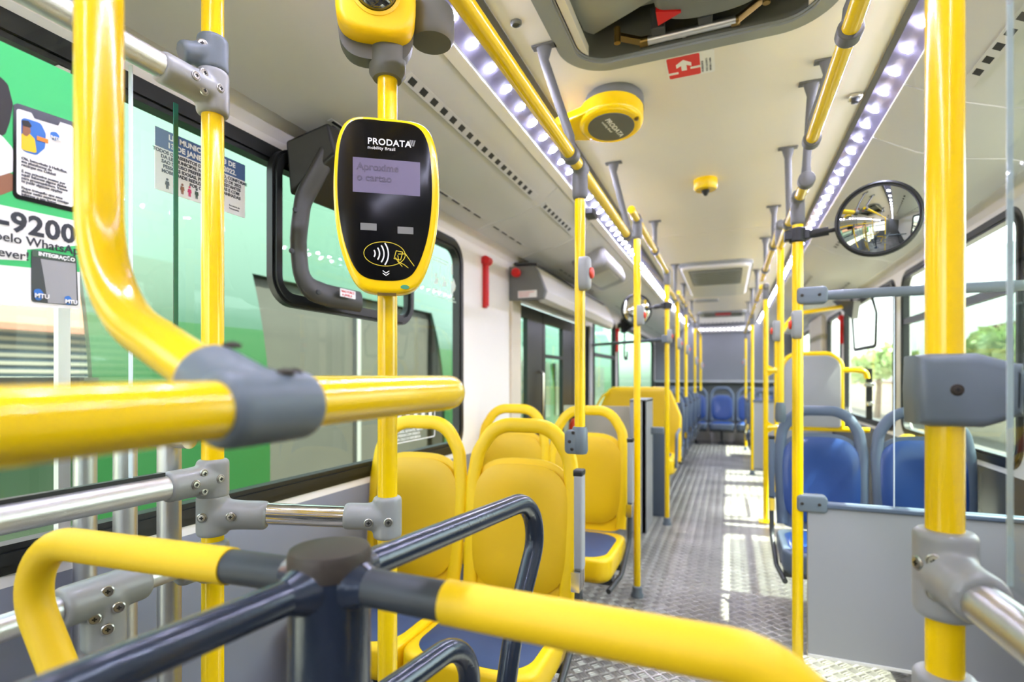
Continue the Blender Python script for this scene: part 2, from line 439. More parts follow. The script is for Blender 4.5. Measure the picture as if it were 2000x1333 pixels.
def panel_prof(s):
    w = XL if s < 0 else XR
    p = [(w-s*.075,1.962),(w-s*.14,1.985),(w-s*.16,1.99),(w-s*.30,2.012),(w-s*.42,2.055),(w-s*(.475 if s < 0 else .50),2.10),(w-s*(.525 if s < 0 else .56),2.136)]
    return p if s < 0 else p[::-1]
def on_panel(s, t):
    """point and slope on the duct panel, t = distance inward from the wall"""
    p = panel_prof(s); w = XL if s < 0 else XR
    q = sorted([(abs(w-a), b) for a, b in p])
    for (a, b), (c, d) in zip(q, q[1:]):
        if a <= t <= c: return w-s*t, b+(d-b)*(t-a)/(c-a), (d-b)/(c-a)
cuts = {-1: [-1.6,.35,2.5,3.17,4.9,7.0,9.0,10.38], 1: [-1.6,.6,2.05,2.45,4.2,6.3,8.6,10.38]}
words = {-1: ['nearest the camera','over the window behind the card reader','small one before the door','over the double door','over the first windows behind the door','over the further windows','last one before the rear board'],
         1: ['nearest the camera','over the thick front pole','narrow one above the round mirror','over the window beside the blue seats','over the middle windows','over the further windows','last one before the rear board']}
for s in (-1, 1):
    for k, (a, b) in enumerate(zip(cuts[s], cuts[s][1:])):
        side = 'left' if s < 0 else 'right'
        t = thing('duct_panel', 'grey overhead duct panel on the %s, %s' % (side, words[s][k]), 'panel', (on_panel(s,.3)[0], a, on_panel(s,.3)[1]), 'overhead duct panels')
        mb = MB().sheet(panel_prof(s), a+.004, b-.004, .014)
        mb.build('shell', 'panel', t)
        for tt, nm, n, dark, wd in ((.43,'air_outlet',None,.030,.010),(.155,'lower_outlet',None,.05,.0045)):
            L = min(b-a-.12, 1.1)
            if L < .3: continue
            x, z, sl = on_panel(s, tt); r = V((0,1,0)); u = V((-s,0,sl)).normalized()
            n_ = V((sl*s,0,1)).normalized()*-1
            y1 = b-.09; y0 = y1-L
            T = frame_T(V((x,y0,z-.0005)), r, u if r.cross(u).z < 0 else -u)
            m = MB(); m.box(0, L, -.017 if tt > .3 else -.008, .017 if tt > .3 else .008, -.001, .0035 if tt > .3 else .0015, 0, T)
            st = .062 if tt > .3 else .11
            for i in range(int(L/st)):
                y = .012+i*st
                m.box(y, y+dark+(0 if tt > .3 else .02), -wd, wd, .001, .0042 if tt > .3 else .002, 1, T)
            m.build(nm, ['panel','black'], t)
# LED light strips
def led_strip(name, label, s):
    xi, xo = (-.612, -.725) if s < 0 else (XC+.560, XC+.634)
    t = thing(name, label, 'light strip', ((xi+xo)/2, 4.6, 2.17), 'LED light strips')
    y0, y1 = YF+.1, YB-.12
    def sh(nm, p, q, th, m):
        pr = [p, q]
        if s > 0: pr = pr[::-1]
        return MB().sheet(pr, y0, y1, th).build(nm, m, t)
    sh('channel', (xi,2.214), (xo,2.166), .006, 'channel')
    sh('outer_lip', (xo-s*.004,2.150), (xo+s*.032,2.136), .01, 'white')
    sh('inner_lip', (xi-s*.014,2.2), (xi+s*.004,2.195), .008, 'grey_bracket')
    sh('clear_cover', (xi,2.196), (xo,2.148), .002, 'diff')
    n = V((-s*.45,0,-.89)).normalized()
    first = None; y = y0+.05
    while y < y1-.02:
        if first is None:
            m = MB(); T = frame_T(V((xi*.3+xo*.7, y, 2.177) if s < 0 else ((xi+xo)/2, y, 2.186)), Y_, n.cross(Y_)); m.lathe([(.020,0),(.020,.002),(.013,.0055),(.002,.007)], T, 12)
            first = m.build('led_lamp', 'led', t)
        else:
            o = first.copy(); col.objects.link(o); o.parent = t; o.location = first.location + V((0, y-y0-.05, 0))
        y += .13
    return t
led_strip('led_light_strip', 'long LED light strip along the left edge of the ceiling', -1)
led_strip('led_light_strip', 'long LED light strip along the right edge of the ceiling', 1)
t = thing('led_light_strip', 'short LED light strip across the top of the rear board', 'light strip', (XC, YB, 2.1), 'LED light strips')
MB().box(XC-.5, XC+.5, YB-.07, YB-.001, 2.045, 2.13).build('channel', 'wallgrey', t)
for k in range(14):
    c = V((XC-.46+k*.0708, YB-.071, 2.085)); m = MB(); m.lathe([(.010,0),(.010,.003),(.004,.005)], frame_T(c, X_, Z_), 12)
    m.build('led_lamp', 'leddim', t)
m = MB()
for k in range(16): m.box(XC-.5+k*.066, XC-.47+k*.066, YB-.16, YB-.02, 2.19, 2.2)
tag(m.build('rear_grille', 'hatchgrey'), 'slatted grey grille on the ceiling just ahead of the rear light strip', 'grille')
# ------------------------------------------------------------------ windows
def window(n, y0, y1, side, gl='wglass', z0=SILL, z1=TOPZ, r=.11, bar=None, wid=.048):
    xin = XL if side < 0 else XR; d = 1 if side < 0 else -1
    w = thing('window_%d' % n, 'x', 'window', (xin, (y0+y1)/2, z0)); del w['label'], w['category']; w['kind'] = 'structure'
    cy, cz = (y0+y1)/2, (z0+z1)/2
    T = Matrix(((0,0,d,xin),(1,0,0,cy),(0,1,0,cz),(0,0,0,1)))
    W, H = y1-y0+.02, z1-z0+.02
    mb = MB()
    o = rrect(W, H, r+.01, 10); i = rrect(W-2*wid, H-2*wid, max(r-wid*.6,.03), 10)
    mid = rrect(W-wid*.7, H-wid*.7, r, 10)
    mb.ring(o, i, T, -.03, .004); mb.ring(mid, rrect(W-wid*1.5, H-wid*1.5, max(r-wid*.4,.035), 10), T, .004, .013)
    mb.ring(rrect(W-wid*1.6, H-wid*1.6, max(r-wid*.45,.034), 10), i, T, .004, .007)
    mb.build('gasket', 'black', w)
    g = MB(); xg = xin - d*.016
    g.box(min(xg,xg-d*.005), max(xg,xg-d*.005), y0+wid*.5, y1-wid*.5, z0+wid*.5, z1-wid*.5)
    g.build('pane', gl, w)
    if bar:
        mb = MB()
        for q in bar:
            if q[0] == 'h': mb.box(xin-.02 if d > 0 else xin-.004, xin+.004 if d > 0 else xin+.02, y0+.03, y1-.03, q[1]-.02, q[1]+.02)
            else: mb.box(xin-.02 if d > 0 else xin-.004, xin+.004 if d > 0 else xin+.02, q[1]-.02, q[1]+.02, z0+.03, z1-.03)
        mb.build('glazing_bar', 'dark', w)
    return w
WLO = [window(k+1, o[0], o[1], -1, 'wglass' if k == 0 else 'gglass', r=o[4], wid=.058, bar=[('h',1.45)] if k in (1,) else None) for k, o in enumerate(WL)]
MB().box(XL-.012, XL+.004, .677, .699, SILL+.05, TOPZ-.05).build('mullion', 'white', WLO[0])
WW = [window(k+5, o[0], o[1], 1, 'wglass', r=o[4], bar=[('h',1.575)] if k in (0,1) else None) for k, o in enumerate(WR)]
MB().prism(rrect(1.36,.88,.06,8,3.46,1.33), Matrix(((0,0,1,XR+.008),(1,0,0,0),(0,1,0,0),(0,0,0,1))), 0, .002).build('added_shade_film', 'film', WW[1])  # film added to shade the floor behind this window, leaving a sunlit rim
# front boarding door on the left (glazed, beyond the glass screen)
d1 = thing('door_1', 'x', 'd', (XL, -.1, 0)); del d1['label'], d1['category']; d1['kind'] = 'structure'
MB().box(XL-.04, XL-.005, -.06, -.035, .12, 1.88).box(XL-.04, XL-.005, -1.2, -.035, .12, .2).box(XL-.04, XL-.005, -1.2, -.035, 1.82, 1.88).box(XL-.04, XL-.005, -.65, -.60, .2, 1.82).build('leaf_frame', 'black', d1)
MB().box(XL-.024, XL-.02, -1.2, -.06, .2, 1.82).build('pane', 'wglass', d1)
MB().box(XL-.01, XL+.012, -.03, .04, .02, 1.9).build('jamb', 'white', d1)
# double door further back
d2 = thing('door_2', 'x', 'd', (XL, 4.2, 0)); del d2['label'], d2['category']; d2['kind'] = 'structure'
MB().box(XL-.05, XL+.02, 3.14, 3.30, 0, 1.72).build('post', 'cream', d2, bevel=.008)
MB().box(XL-.05, XL+.02, 5.2, 5.32, 0, 1.72).build('rear_post', 'greypanel', d2, bevel=.008)
for y0, y1, g0, g1 in ((3.31,3.83,3.33,3.50),(3.84,4.66,3.90,4.36),(4.67,5.19,4.80,5.10)):
    m = MB(); T = Matrix(((0,0,1,XL-.045),(1,0,0,0),(0,1,0,0),(0,0,0,1)))
    cy, cz = (g0+g1)/2, .93
    lf = MB()
    lf.box(XL-.045, XL-.012, y0, g0, .03, 1.70).box(XL-.045, XL-.012, g1, y1, .03, 1.70).box(XL-.045, XL-.012, g0, g1, .03, .26).box(XL-.045, XL-.012, g0, g1, 1.62, 1.70)
    if g1-g0 > .4: lf.box(XL-.045, XL-.012, g0, g1, 1.36, 1.385)
    L = lf.build('door_leaf', 'black', d2)
    MB().box(XL-.03, XL-.026, g0, g1, .26, 1.62).build('pane', 'gglass', L)
hd = MB().tube(fillet([(XL-.012,3.72,.75),(XL+.03,3.72,.75),(XL+.03,3.72,1.25),(XL-.012,3.72,1.25)], .03), .012, 10)
hd.build('handle', 'chrome', d2)
# skirting ledge on the rear board, plinth under the rear bench
struct('trim_rear_ledge', MB().box(XL, XR, YB-.22, YB-.002, 1.13, 1.17), 'greypanel', bevel=.006)
struct('trim_rear_plinth', MB().box(XL, XR, YB-.2, YB-.002, 0, .40), 'white')
# ================================================================== outside
# ================================================================== foreground: turnstile
K_ = .885
HUB = V((-.426*K_, .497*K_, 0))
def hz(z): return CAMZ-(CAMZ-z)*K_
t = thing('turnstile', 'dark slate four-armed turnstile with yellow foam sleeves in the foreground', 'turnstile', (HUB.x, HUB.y, FZ))
m = MB(); m.lathe([(.0405,0),(.0405,hz(.99)-FZ)], Matrix.Translation((HUB.x,HUB.y,FZ)), 40)
m.lathe([(.13,0),(.13,.012),(.055,.02),(.045,.05)], Matrix.Translation((HUB.x,HUB.y,FZ)), 40)
m.build('post', 'arm', t)
m = MB(); m.lathe([(.0412,0),(.0412,.019),(.039,.024),(.027,.026),(.001,.026)], Matrix.Translation((HUB.x,HUB.y,hz(.978))), 40)
m.build('cap', 'armcap', t, label='worn brownish flat cap')
for ang, yel in ((-1.5,1),(81.5,0),(184,1),(263,0)):
    a = math.radians(ang); d = V((math.cos(a), math.sin(a), 0))
    def q(r, z): return HUB + d*r*K_ + V((0,0,hz(z)))
    outer = fillet([q(.03,.968), q(.562,.968), q(.42,.74), q(.385,.62), q(.38,.40), q(.03,.40)], [0,.075,.22,.13,.08,0], 10)
    arm = MB(); arm.tube(outer, .0163, 20)
    arm.tube(fillet([q(.03,.79), q(.285,.79), q(.27,.56), q(.03,.56)], [0,.066,.053,0], 10), .0155, 18)
    arm.tube([q(.036,.968), q(.05,.968), q(.062,.968)], [.0265,.021,.0166], 20)
    A = arm.build('arm', 'arm', t)
    if yel:
        k0 = .155 if abs(ang) < 90 else .145
        s = MB(); s.tube([q(.056,.968), q(k0+.01,.968)], .0181, 24); s.build('dark_sleeve', 'sleeve', A)
        pts = fillet([q(k0,.968), q(.562,.968), q(.42,.74), q(.385,.62), q(.38,.52)], [0,.075,.22,.13,0], 10)
        s = MB(); s.tube(pts, .0199, 24); s.build('yellow_sleeve', 'yellow_cover', A)
# ================================================================== guard rail with the horizontal loop
t = thing('guard_rail', 'thick yellow bent pole with a horizontal loop rail joined by a grey clamp', 'handrail', (-.568, .336, 2.2))
r = .0195
lp = fillet([(-.328,-.06,1.176),(-.318,.147,1.177),(-.305,.40,1.182),(-.298,.578,1.184),(-.90,.72,1.187)], [0,.3,.3,.055,0], 12)
MB().tube(lp, r, 28).build('loop', 'yellow', t)
vp = fillet([(-.553,.327,2.195),(-.553,.327,1.272),(-.3125,.286,1.179)], [0,.135,0], 16)
MB().tube(vp, r, 28).build('upright', 'yellow', t)
c = V((-.3122,.288,1.1792)); ax = (V((-.305,.40,1.182))-V((-.318,.147,1.177))).normalized()
cl = MB()
cl.tube([c-ax*.034, c-ax*.032, c-ax*.026, c+ax*.037, c+ax*.043, c+ax*.045], [.022,.0255,.027,.027,.0255,.022], 36)
dv = V((-.241,.029,.093)).normalized()
cl.tube([c+dv*.01, c+dv*.058, c+dv*.064, c+dv*.066], [.028,.0275,.0255,.022], 36)
K = cl.build('clamp', 'dark_clamp', t, remesh=.0028)
for f, g in ((.022,.010),(.026,-.010),(-.004,.012),(.038,.004)):
    b = c + ax*f*.9 + ax.cross(Z_)*g
    if f < 0: b = c + dv*.045 + ax*.01
    screw_mb(b + V((0,0,.0262)) + (V((.0,-.004,-.001)) if f > 0 else V((0,0,.004))), Z_, .005).build('screw', ['armcap','black'], K, label='sunken rusty screw')
# ================================================================== left screen: pole, rails, bars and glass
def pole(label, x, y, z0, z1, r=.0195, loc=None, group='yellow grab poles', foot=True, mname='yellow', cup=None):
    t = thing('grab_pole', label, 'pole', (x, y, z0), group)
    MB().cyl((x,y,z0), (x,y,z1), r, n=28).build('tube', mname, t)
    if foot:
        m = MB(); m.lathe([(r+.014,0),(r+.014,.012),(r+.008,.02),(r+.007,.05),(r+.001,.055)], Matrix.Translation((x,y,z0)), 28); m.build('foot', 'dark_clamp', t)
    return t
px, py = -.91, .737
p415 = pole('yellow pole by the window holding the grey clamps of the glass screen', px, py, FZ, 2.03)
def cast(t, z, brs, L=.085, r=.0285, mname='grey_clamp', scr=(), n=None, name='clamp', c=None, ax=Z_):
    C0 = V((px,py,z)) if c is None else V(c)
    K = clamp_mb(C0, ax, L, r, brs).build(name, mname, t, remesh=.003)
    if scr:
        n = V(n).normalized(); rt = V((0,0,1)).cross(n).normalized()
        for a, b, dpt in scr:
            nn = n if dpt else (n*math.cos(a/r)+rt*math.sin(a/r))
            screw_mb(C0 + (rt*a + n*(dpt+.0012) if dpt else nn*(r+.0005)) + Z_*b, nn, .0066).build('screw', ['screw','black'], K, label='steel cross-head screw')
    return K
def branch_screws(K, z):
    for s_, dz in ((.056,0),(.036,.016),(.036,-.016),(.006,.002)):
        f = math.asin(dz/.0278); n = V((math.cos(f),0,math.sin(f)))
        screw_mb(V((px,py-s_,z)) + n*.0280, n, .0062).build('screw', ['screw','black'], K, label='steel cross-head screw')
four = ((-.030,.006,.0275),(-.012,.022,.0275),(-.012,-.016,.0275),(.013,.0,.0265))
branch_screws(cast(p415, 1.742, [((0,-1,-.02),.105,.0275)], L=.085), 1.742)
cast(p415, 1.815, [((-.25,-1,-.35),.06,.02)], L=.068, r=.0275, mname='dark_clamp', scr=[(-.03,-.012,.019),(-.016,.004,.0255)], n=(.75,-.66,0))
branch_screws(cast(p415, 1.01, [((0,-1,0),.095,.0275)], L=.075), 1.01)
cast(p415, .942, [((1,.62,-.08),.10,.0275)], L=.08, scr=[(-.008,.0,.0275),(.042,.0,.0272)], n=(.50,-.86,0))
cast(p415, .855, [((0,-1,0),.07,.0275)], L=.075)
sc_ = thing('glass_screen', 'glass and aluminium screen of rails and upright bars beside the window', 'screen', (px, 0, FZ))
for z, y0, nm, rr in ((1.742, -.9, 'upper_rail', .021), (1.01, -.9, 'middle_rail', .0215), (.862, -.9, 'lower_rail', .0185)):
    MB().cyl((px,y0,z), (px,py-.04,z), rr, n=28).build(nm, 'alu', sc_)
g = MB().box(px-.004, px+.004, -.9, .585, 1.036, 1.715).build('glass_pane', 'glass', sc_)
MB().box(px-.0042, px+.0042, .5845, .5865, 1.036, 1.715).build('pane_edge', 'gedge2', g)
MB().box(px-.006, px+.006, -.9, .64, 1.029, 1.037).build('glazing_strip', 'black', sc_)
yb = .705
g = MB().box(XL+.03, -.968, yb-.004, yb+.004, 1.09, 1.72).build('glass_pane', 'glass', sc_)
MB().box(-.9685, -.9665, yb-.0045, yb+.0045, 1.09, 1.72).build('pane_edge', 'gedge', g)
for x in (-.985, -1.112, -1.238):
    MB().cyl((x,yb,FZ), (x,yb,1.09), .0205, n=24).build('upright_bar', 'alu', sc_)
MB().cyl((XL+.002,yb,1.085), (px-.02,yb,1.085), .016, n=20).build('cross_bar', 'alu', sc_)
tc = V((px,.545,.862))
K = clamp_mb(tc, Y_, .125, .0305, [(-Z_,.085,.030)]).build('tee_clamp', 'grey_clamp', sc_, remesh=.003)
n = V((.86,-.5,0)).normalized(); rt = Z_.cross(n).normalized()
for a, b in ((.004,.012),(-.012,-.026),(.018,-.016),(.004,-.046)):
    screw_mb(tc+rt*a+Z_*b+n*.0315, n, .0066).build('screw', ['screw','black'], K, label='steel cross-head screw')
MB().cyl((px,.545,FZ), (px,.545,.84), .0225, n=24).build('stanchion', 'alu', sc_)
# reader pole with its chrome link
qx, qy = -.635, .909
pr_ = pole('yellow pole in front of the window carrying the card reader', qx, qy, FZ, 2.03)
cast(pr_, .922, [((-1,-.62,.08),.085,.0262)], L=.085, c=(qx,qy,.922), scr=[(-.034,-.004,.0262),(.004,-.004,.0272)], n=(.50,-.86,0))
MB().cyl((px+.05,py+.031,.942), (qx-.05,qy-.031,.924), .0205, n=28).build('link_tube', 'chrome', pr_)
# ------------------------------------------------------------------ card reader
nd = V((.56,-.82,.0)).normalized(); rt = Z_.cross(nd).normalized()
C = V((-.602,.862,1.522))
def reader_outline(sx=1, sy=1, ox=0, oy=0):
    pts = [(-.062,.162),(.0,.166),(.062,.162),(.088,.128),(.0965,.06),(.0955,-.01),(.086,-.075),(.066,-.132),(.042,-.157),(0,-.163),(-.042,-.157),(-.066,-.132),(-.086,-.075),(-.0955,-.01),(-.0965,.06),(-.088,.128)]
    o = []; n = len(pts)
    for i in range(n):
        p0, p1, p2, p3 = (V(pts[(i+k-1) % n]) for k in range(4))
        for j in range(6):
            u = j/6
            q = .5*((2*p1)+(p2-p0)*u+(2*p0-5*p1+4*p2-p3)*u*u+(3*p1-p0-3*p2+p3)*u**3)
            o.append((q.x*sx+ox, q.y*sy+oy))
    return o[::-1]
RT = frame_T(C, rt, Z_)
rd = thing('card_reader', 'yellow contactless card reader with black face and small screen on its pole', 'card reader', C)
O1 = reader_outline()
b = MB(); b.prism(O1, RT, -.012, .022, bev=.010, bseg=4); b.build('body', 'yellow', rd)
b = MB(); b.prism(reader_outline(.97,.975), RT, -.036, -.012, bev0=.008); b.build('back_shell', 'midgrey', rd)
fo = [(x*.885-.0035, y*.905+.008) for x, y in O1]
b = MB(); b.prism(fo, RT, .02, .0235, bev=.001, bseg=2); face = b.build('front_glass', 'blackgloss', rd, label='glossy black front glass')
def on(x, y, h=.0238): return RT @ Matrix.Translation((x,y,h))
b = MB(); b.box(-.062,.060,.022,.086,.0236,.0239,0,RT); scn = b.build('screen', 'lcd', rd, label='dim lilac screen')
text('screen_text', [('Aproxime', .0185, on(-.055,.064,.0241), .0004), ('o cartao', .0185, on(-.055,.044,.0241), .0004)], 'lcdink', scn)
text('brand_lettering', [('PRODATA', .0165, on(-.036,.1125), .00025), ('mobility Brasil', .0082, on(-.036,.1035), 0)], 'paper', rd, 1.06)
b = MB()
for k, (dx, s) in enumerate(((0,1),(.0045,1),(.009,1))):
    b.prism([(.036+dx,.115),(.0395+dx,.115),(.0445+dx*.8,.1265),(.041+dx*.9,.1265)][::1], RT, .0236, .024)
b.build('brand_mark', 'meshgrey', rd)
for xx, yy in ((-.034,-.041),(.033,-.044)):
    b = MB(); b.box(xx-.0145,xx+.0145,yy-.0065,yy+.0065,.0236,.024,0,RT); b.build('speaker_grille', 'meshgrey', rd)
sy = MB()
sy.ring(selip(.076,.046,2,48,-.005,-.090), selip(.0738,.0438,2,48,-.005,-.090), RT, .0236, .0241, 1)
for k, rr in enumerate((.012,.020,.028,.036)):
    pts = [(-.033+rr*math.cos(a), -.090+rr*math.sin(a)) for a in [(-.62+i*1.24/10) for i in range(11)]]
    inn = [(-.033+(rr-.0024)*math.cos(a), -.090+(rr-.0024)*math.sin(a)) for a in [(-.62+i*1.24/10) for i in range(11)]]
    sy.prism(pts+inn[::-1], RT, .0236, .0243, m=0)
def line2(mb, pts, w, m):
    for p, q in zip(pts, pts[1:]):
        p, q = V(p), V(q); d = (q-p).normalized(); nn = V((-d.y,d.x))*w/2; p = p-d*w*.3; q = q+d*w*.3
        mb.prism([tuple(p+nn),tuple(p-nn),tuple(q-nn),tuple(q+nn)], RT, .0237, .0245, m=m)
line2(sy, [(.012,-.098),(.016,-.083),(.028,-.085),(.024,-.100),(.013,-.098)], .0012, 1)
line2(sy, [(.020,-.089),(.033,-.088),(.040,-.098),(.049,-.110)], .0013, 1)
line2(sy, [(.019,-.092),(.021,-.104),(.030,-.108),(.038,-.114)], .0013, 1)
line2(sy, [(.015,-.096),(.019,-.103),(.027,-.112)], .001, 1)
for dy in (0,-.0045): line2(sy, [(-.008,-.1215+dy),(-.0025,-.1255+dy),(.003,-.1215+dy)], .0014, 0)
sy.build('tap_symbol', ['paper','ylw_print'], rd)
b = MB(); b.box(-.018,.016,-.1655,-.1595,.004,.017,0,RT); b.build('port', 'bronze', rd)
b = MB(); b.prism(selip(.016,.008,2,20,.032,-.150), RT, .0195,.0225); b.build('green_sticker', 'stickergreen', rd)
b = MB(); b.box(-.03,.03,-.05,.05,-.065,-.034,0,RT); b.build('pole_bracket', 'midgrey', rd, bevel=.006)
# ------------------------------------------------------------------ dome sensor above it
DC = V((-.624,.856,1.93)); nd2 = V((.56,-.80,-.34)).normalized(); rt2 = V((nd2.y*-1,nd2.x,0)).normalized(); DT = frame_T(DC, rt2, Z_)
dm = thing('dome_camera', 'yellow camera housing with a smoked dome on the pole above the card reader', 'camera', DC)
b = MB(); b.prism(selip(.150,.150,3.6,48), DT, -.03, .012, bev=.014, bseg=4); b.build('housing', 'yellow_plastic', dm, smooth=50)
b = MB(); b.lathe([(.046,.008),(.046,.014),(.040,.016),(.038,.012)], DT @ Matrix.Translation((0,.002,0)), 40); b.build('dome_ring', 'yellow_plastic', dm)
b = MB(); b.lathe([(.039*math.cos(a), .012+.030*math.sin(a)) for a in [i*PI/2/10 for i in range(11)]], DT @ Matrix.Translation((0,.002,0)), 36); b.build('dome', 'dome', dm)
b = MB(); b.prism(selip(.146,.176,3.4,40,0,-.016), DT, -.080, -.029, bev0=.022)
b.lathe([(.028,-.012),(.036,0),(.036,.06)], Matrix.Translation((qx,qy,1.812)), 32)
b.lathe([(.04,0),(.046,.01),(.046,.06),(.04,.07)], Matrix.Translation((qx+.07,qy+.055,1.89)), 28)
b.build('mount', 'hatchdark', dm, label='dark grey mount clasping the pole')
for a, bb in ((-.056,-.05),(.05,-.05)):
    screw_mb(DT @ V((a,bb,.008)), nd2, .0045).build('screw', ['armcap','black'], dm)
# ================================================================== right foreground
rx, ry = .243, .798
pR = pole('thick yellow pole in the right foreground with three grey clamps', rx, ry, FZ, 2.03)
c = V((rx,ry,1.187)); d = V((1,.02,0)).normalized()
k = MB(); T = frame_T(c, d, Z_)
o = [(-.036,-.041),(-.038,0),(-.036,.041),(-.02,.0425),(.025,.0425),(.05,.034),(.062,.030),(.066,.030),(.066,-.030),(.062,-.030),(.045,-.038),(.03,-.0435),(-.02,-.0435)][::-1]
k.prism(o, T, -.028, .030, bev=.012, bseg=4, bev0=.012)
K = k.build('shell_clamp', 'dark_clamp', pR)
nn = T.to_3x3() @ Z_
screw_mb(c + nn*.030 + d*.002, nn, .005).build('screw', ['armcap','black'], K)
MB().cyl(c+d*.05, c+d*.83, .0225, n=28).build('cross_tube', 'dark_clamp', pR)
br = V((.10,-.99,-.02)).normalized()
cast(pR, .965, [(br,.085,.0295)], L=.105, r=.0325, c=(rx,ry,.965), scr=[(-.034,.012,0),(-.014,.020,0),(-.014,-.018,0),(-.004,-.008,0)], n=(-.15,-.99,0))
MB().cyl(V((rx,ry,.962))+br*.05, V((rx,ry,.962))+br*1.2, .0215, n=28).build('lower_tube', 'alu', pR)
cast(pR, .80, [(br,.07,.027)], L=.09, r=.0325, c=(rx,ry,.80))
gs = thing('glass_sheet', 'clear upright glass sheet at the right edge with a pale cut edge', 'glass', (.262,.68,1.0))
MB().box(.2595,.2645,-.9,.685,.992,2.0).build('pane', 'glass', gs)
MB().box(.2594,.2646,.685,.6862,.992,2.0).build('pane_edge', 'gedge2', gs)
# ================================================================== overhead rails, poles
def bracket(t, x, y, zr, xp=None, zc=2.2):
    xp = x if xp is None else xp
    m = MB(); m.box(xp-.038, xp+.038, y-.014, y+.014, zc-.007, zc-.0005)
    pts = [(xp,y,zc-.004),(xp,y,zc-.05),(x,y,zr+.05),(x,y,zr+.02)]
    m.tube(pts, [.026,.014,.013,.016], 14, r2=[.013,.009,.009,.012], up=(1,0,0))
    m.tube([(x,y-.02,zr),(x,y-.017,zr),(x,y+.017,zr),(x,y+.02,zr)], [.021,.0265,.0265,.021], 24)
    m.build('bracket', 'grey_bracket', t, bevel=.002)
def rail(label, pts, brs, fil=.06):
    t = thing('overhead_rail', label, 'handrail', pts[0], 'ceiling handrails')
    MB().tube(fillet(pts, fil), .0185, 22).build('tube', 'yellow', t)
    for b in brs: bracket(t, *b)
    return t
LX, RX = -.43, .245
rail('yellow ceiling rail on the left, the near length over the card reader', [(LX,-1.2,1.86),(LX,2.5,1.86)], [(LX,.4,1.86,LX-.05),(LX,1.53,1.86,-.51),(LX,2.48,1.86,-.49)])
rail('yellow ceiling rail on the left, second length', [(LX,2.60,2.01),(LX,4.26,2.01)], [(LX,3.5,2.01)])
rail('yellow ceiling rail on the left that bends down into a pole', [(LX,4.24,1.9),(LX,5.13,1.9),(LX,5.13,.98)], [(LX,4.9,1.9)], .10)
rail('yellow ceiling rail on the left, length before the last', [(LX,5.2,2.0),(LX,7.95,2.0)], [(LX,5.9,2.0),(LX,7.2,2.0)])
rail('yellow ceiling rail on the left, last length at the rear', [(LX,8.0,1.93),(LX,9.6,1.93),(LX,9.6,1.0)], [(LX,8.8,1.93)], .1)
rail('yellow ceiling rail on the right, the near length ending above the round mirror', [(RX,-1.2,1.955),(RX,1.96,1.955)], [(RX,.3,1.955,.30),(RX,1.36,1.955,.30),(RX,1.93,1.955,.29)])
rail('yellow ceiling rail on the right, second length', [(RX,2.04,1.87),(RX,3.02,1.87)], [(RX,2.055,1.87,.26),(RX,2.6,1.87,.24)])
rail('yellow ceiling rail on the right, third length', [(RX,3.02,1.97),(RX,4.6,1.97)], [(RX,3.45,1.97),(RX,4.2,1.97)])
rail('yellow ceiling rail on the right, rear length', [(RX,4.65,1.92),(RX,9.1,1.92)], [(RX,5.4,1.92),(RX,6.5,1.92),(RX,7.6,1.92),(RX,8.6,1.92)])
def joint(t, x, y, z, tilt=0):
    m = MB(); m.tube([(x,y,z-.10),(x,y,z-.09),(x,y,z-.03),(x,y,z)], [.021,.0245,.0245,.022], 24)
    m.tube([(x,y-.035,z+.002),(x,y-.03,z+.002),(x,y+.03,z+.002),(x,y+.035,z+.002)], [.02,.0245,.0245,.02], 24)
    m.build('top_joint', 'grey_bracket', t, remesh=.004)
def button(x, y, z, label, dx=.02, yaw=0):
    """grey stop button strapped to the pole, red push face towards the aisle"""
    t = thing('stop_button', label, 'stop button', (x,y,z), 'stop buttons on the poles')
    s = 1 if dx > 0 else -1
    T = frame_T(V((x+s*.004,y-.016,z)), V((0,-1,0)) if s < 0 else V((0,1,0)), Z_)
    m = MB(); m.prism(selip(.044,.105,3.0,32), T, 0, .034, bev=.012, bseg=4); m.build('housing', 'grey_clamp', t)
    m = MB(); m.lathe([(.017,.034),(.017,.040),(.013,.043)], T, 24); m.build('push_face', 'hose', t)
    return t
# left poles
p = pole('yellow pole clamped to the handle of the nearest yellow aisle seat', LX, 1.64, 1.04, 1.855, r=.0165, foot=False)
joint(p, LX, 1.64, 1.86)
m = MB(); m.tube([(LX,1.64,.965),(LX,1.64,.975),(LX,1.64,1.045),(LX,1.64,1.05)], [.021,.025,.0235,.020], 24); m.prism(rrect(.05,.075,.015,5,-.02,-.02), frame_T(V((LX,1.64,1.022)), X_, Z_), -.018, .022, bev=.006, bev0=.006)
K = m.build('seat_clamp', 'dark_clamp', p)
for a, b in ((-.016,.012),(-.028,-.016),(-.02,-.04)): screw_mb((LX+a,1.618,1.02+b), -Y_, .004).build('screw', ['armcap','black'], K)
button(LX, 1.64, 1.525, 'grey stop button on the pole of the nearest yellow seats')
p = pole('yellow pole beside the second pair of yellow seats, standing on the floor', LX, 2.78, FZ, 2.0, r=.0175); joint(p, LX, 2.78, 2.01)
button(LX, 2.78, 1.52, 'grey stop button in front of the small round mirror')
p = pole('yellow pole at the corner of the grey partition before the wide yellow seat', LX, 4.23, FZ, 2.0, r=.0175); joint(p, LX, 4.23, 2.01)
button(LX, 4.23, 1.52, 'grey stop button on the pole that carries the small mirror')
button(LX, 5.13, 1.52, 'grey stop button on the pole bent from the left rail')
p = pole('yellow pole ending on the first blue aisle seat on the left', LX, 6.2, 1.0, 1.99, r=.0175, foot=False); joint(p, LX, 6.2, 2.0)
button(LX, 6.2, 1.52, 'grey stop button above the first blue seats on the left')
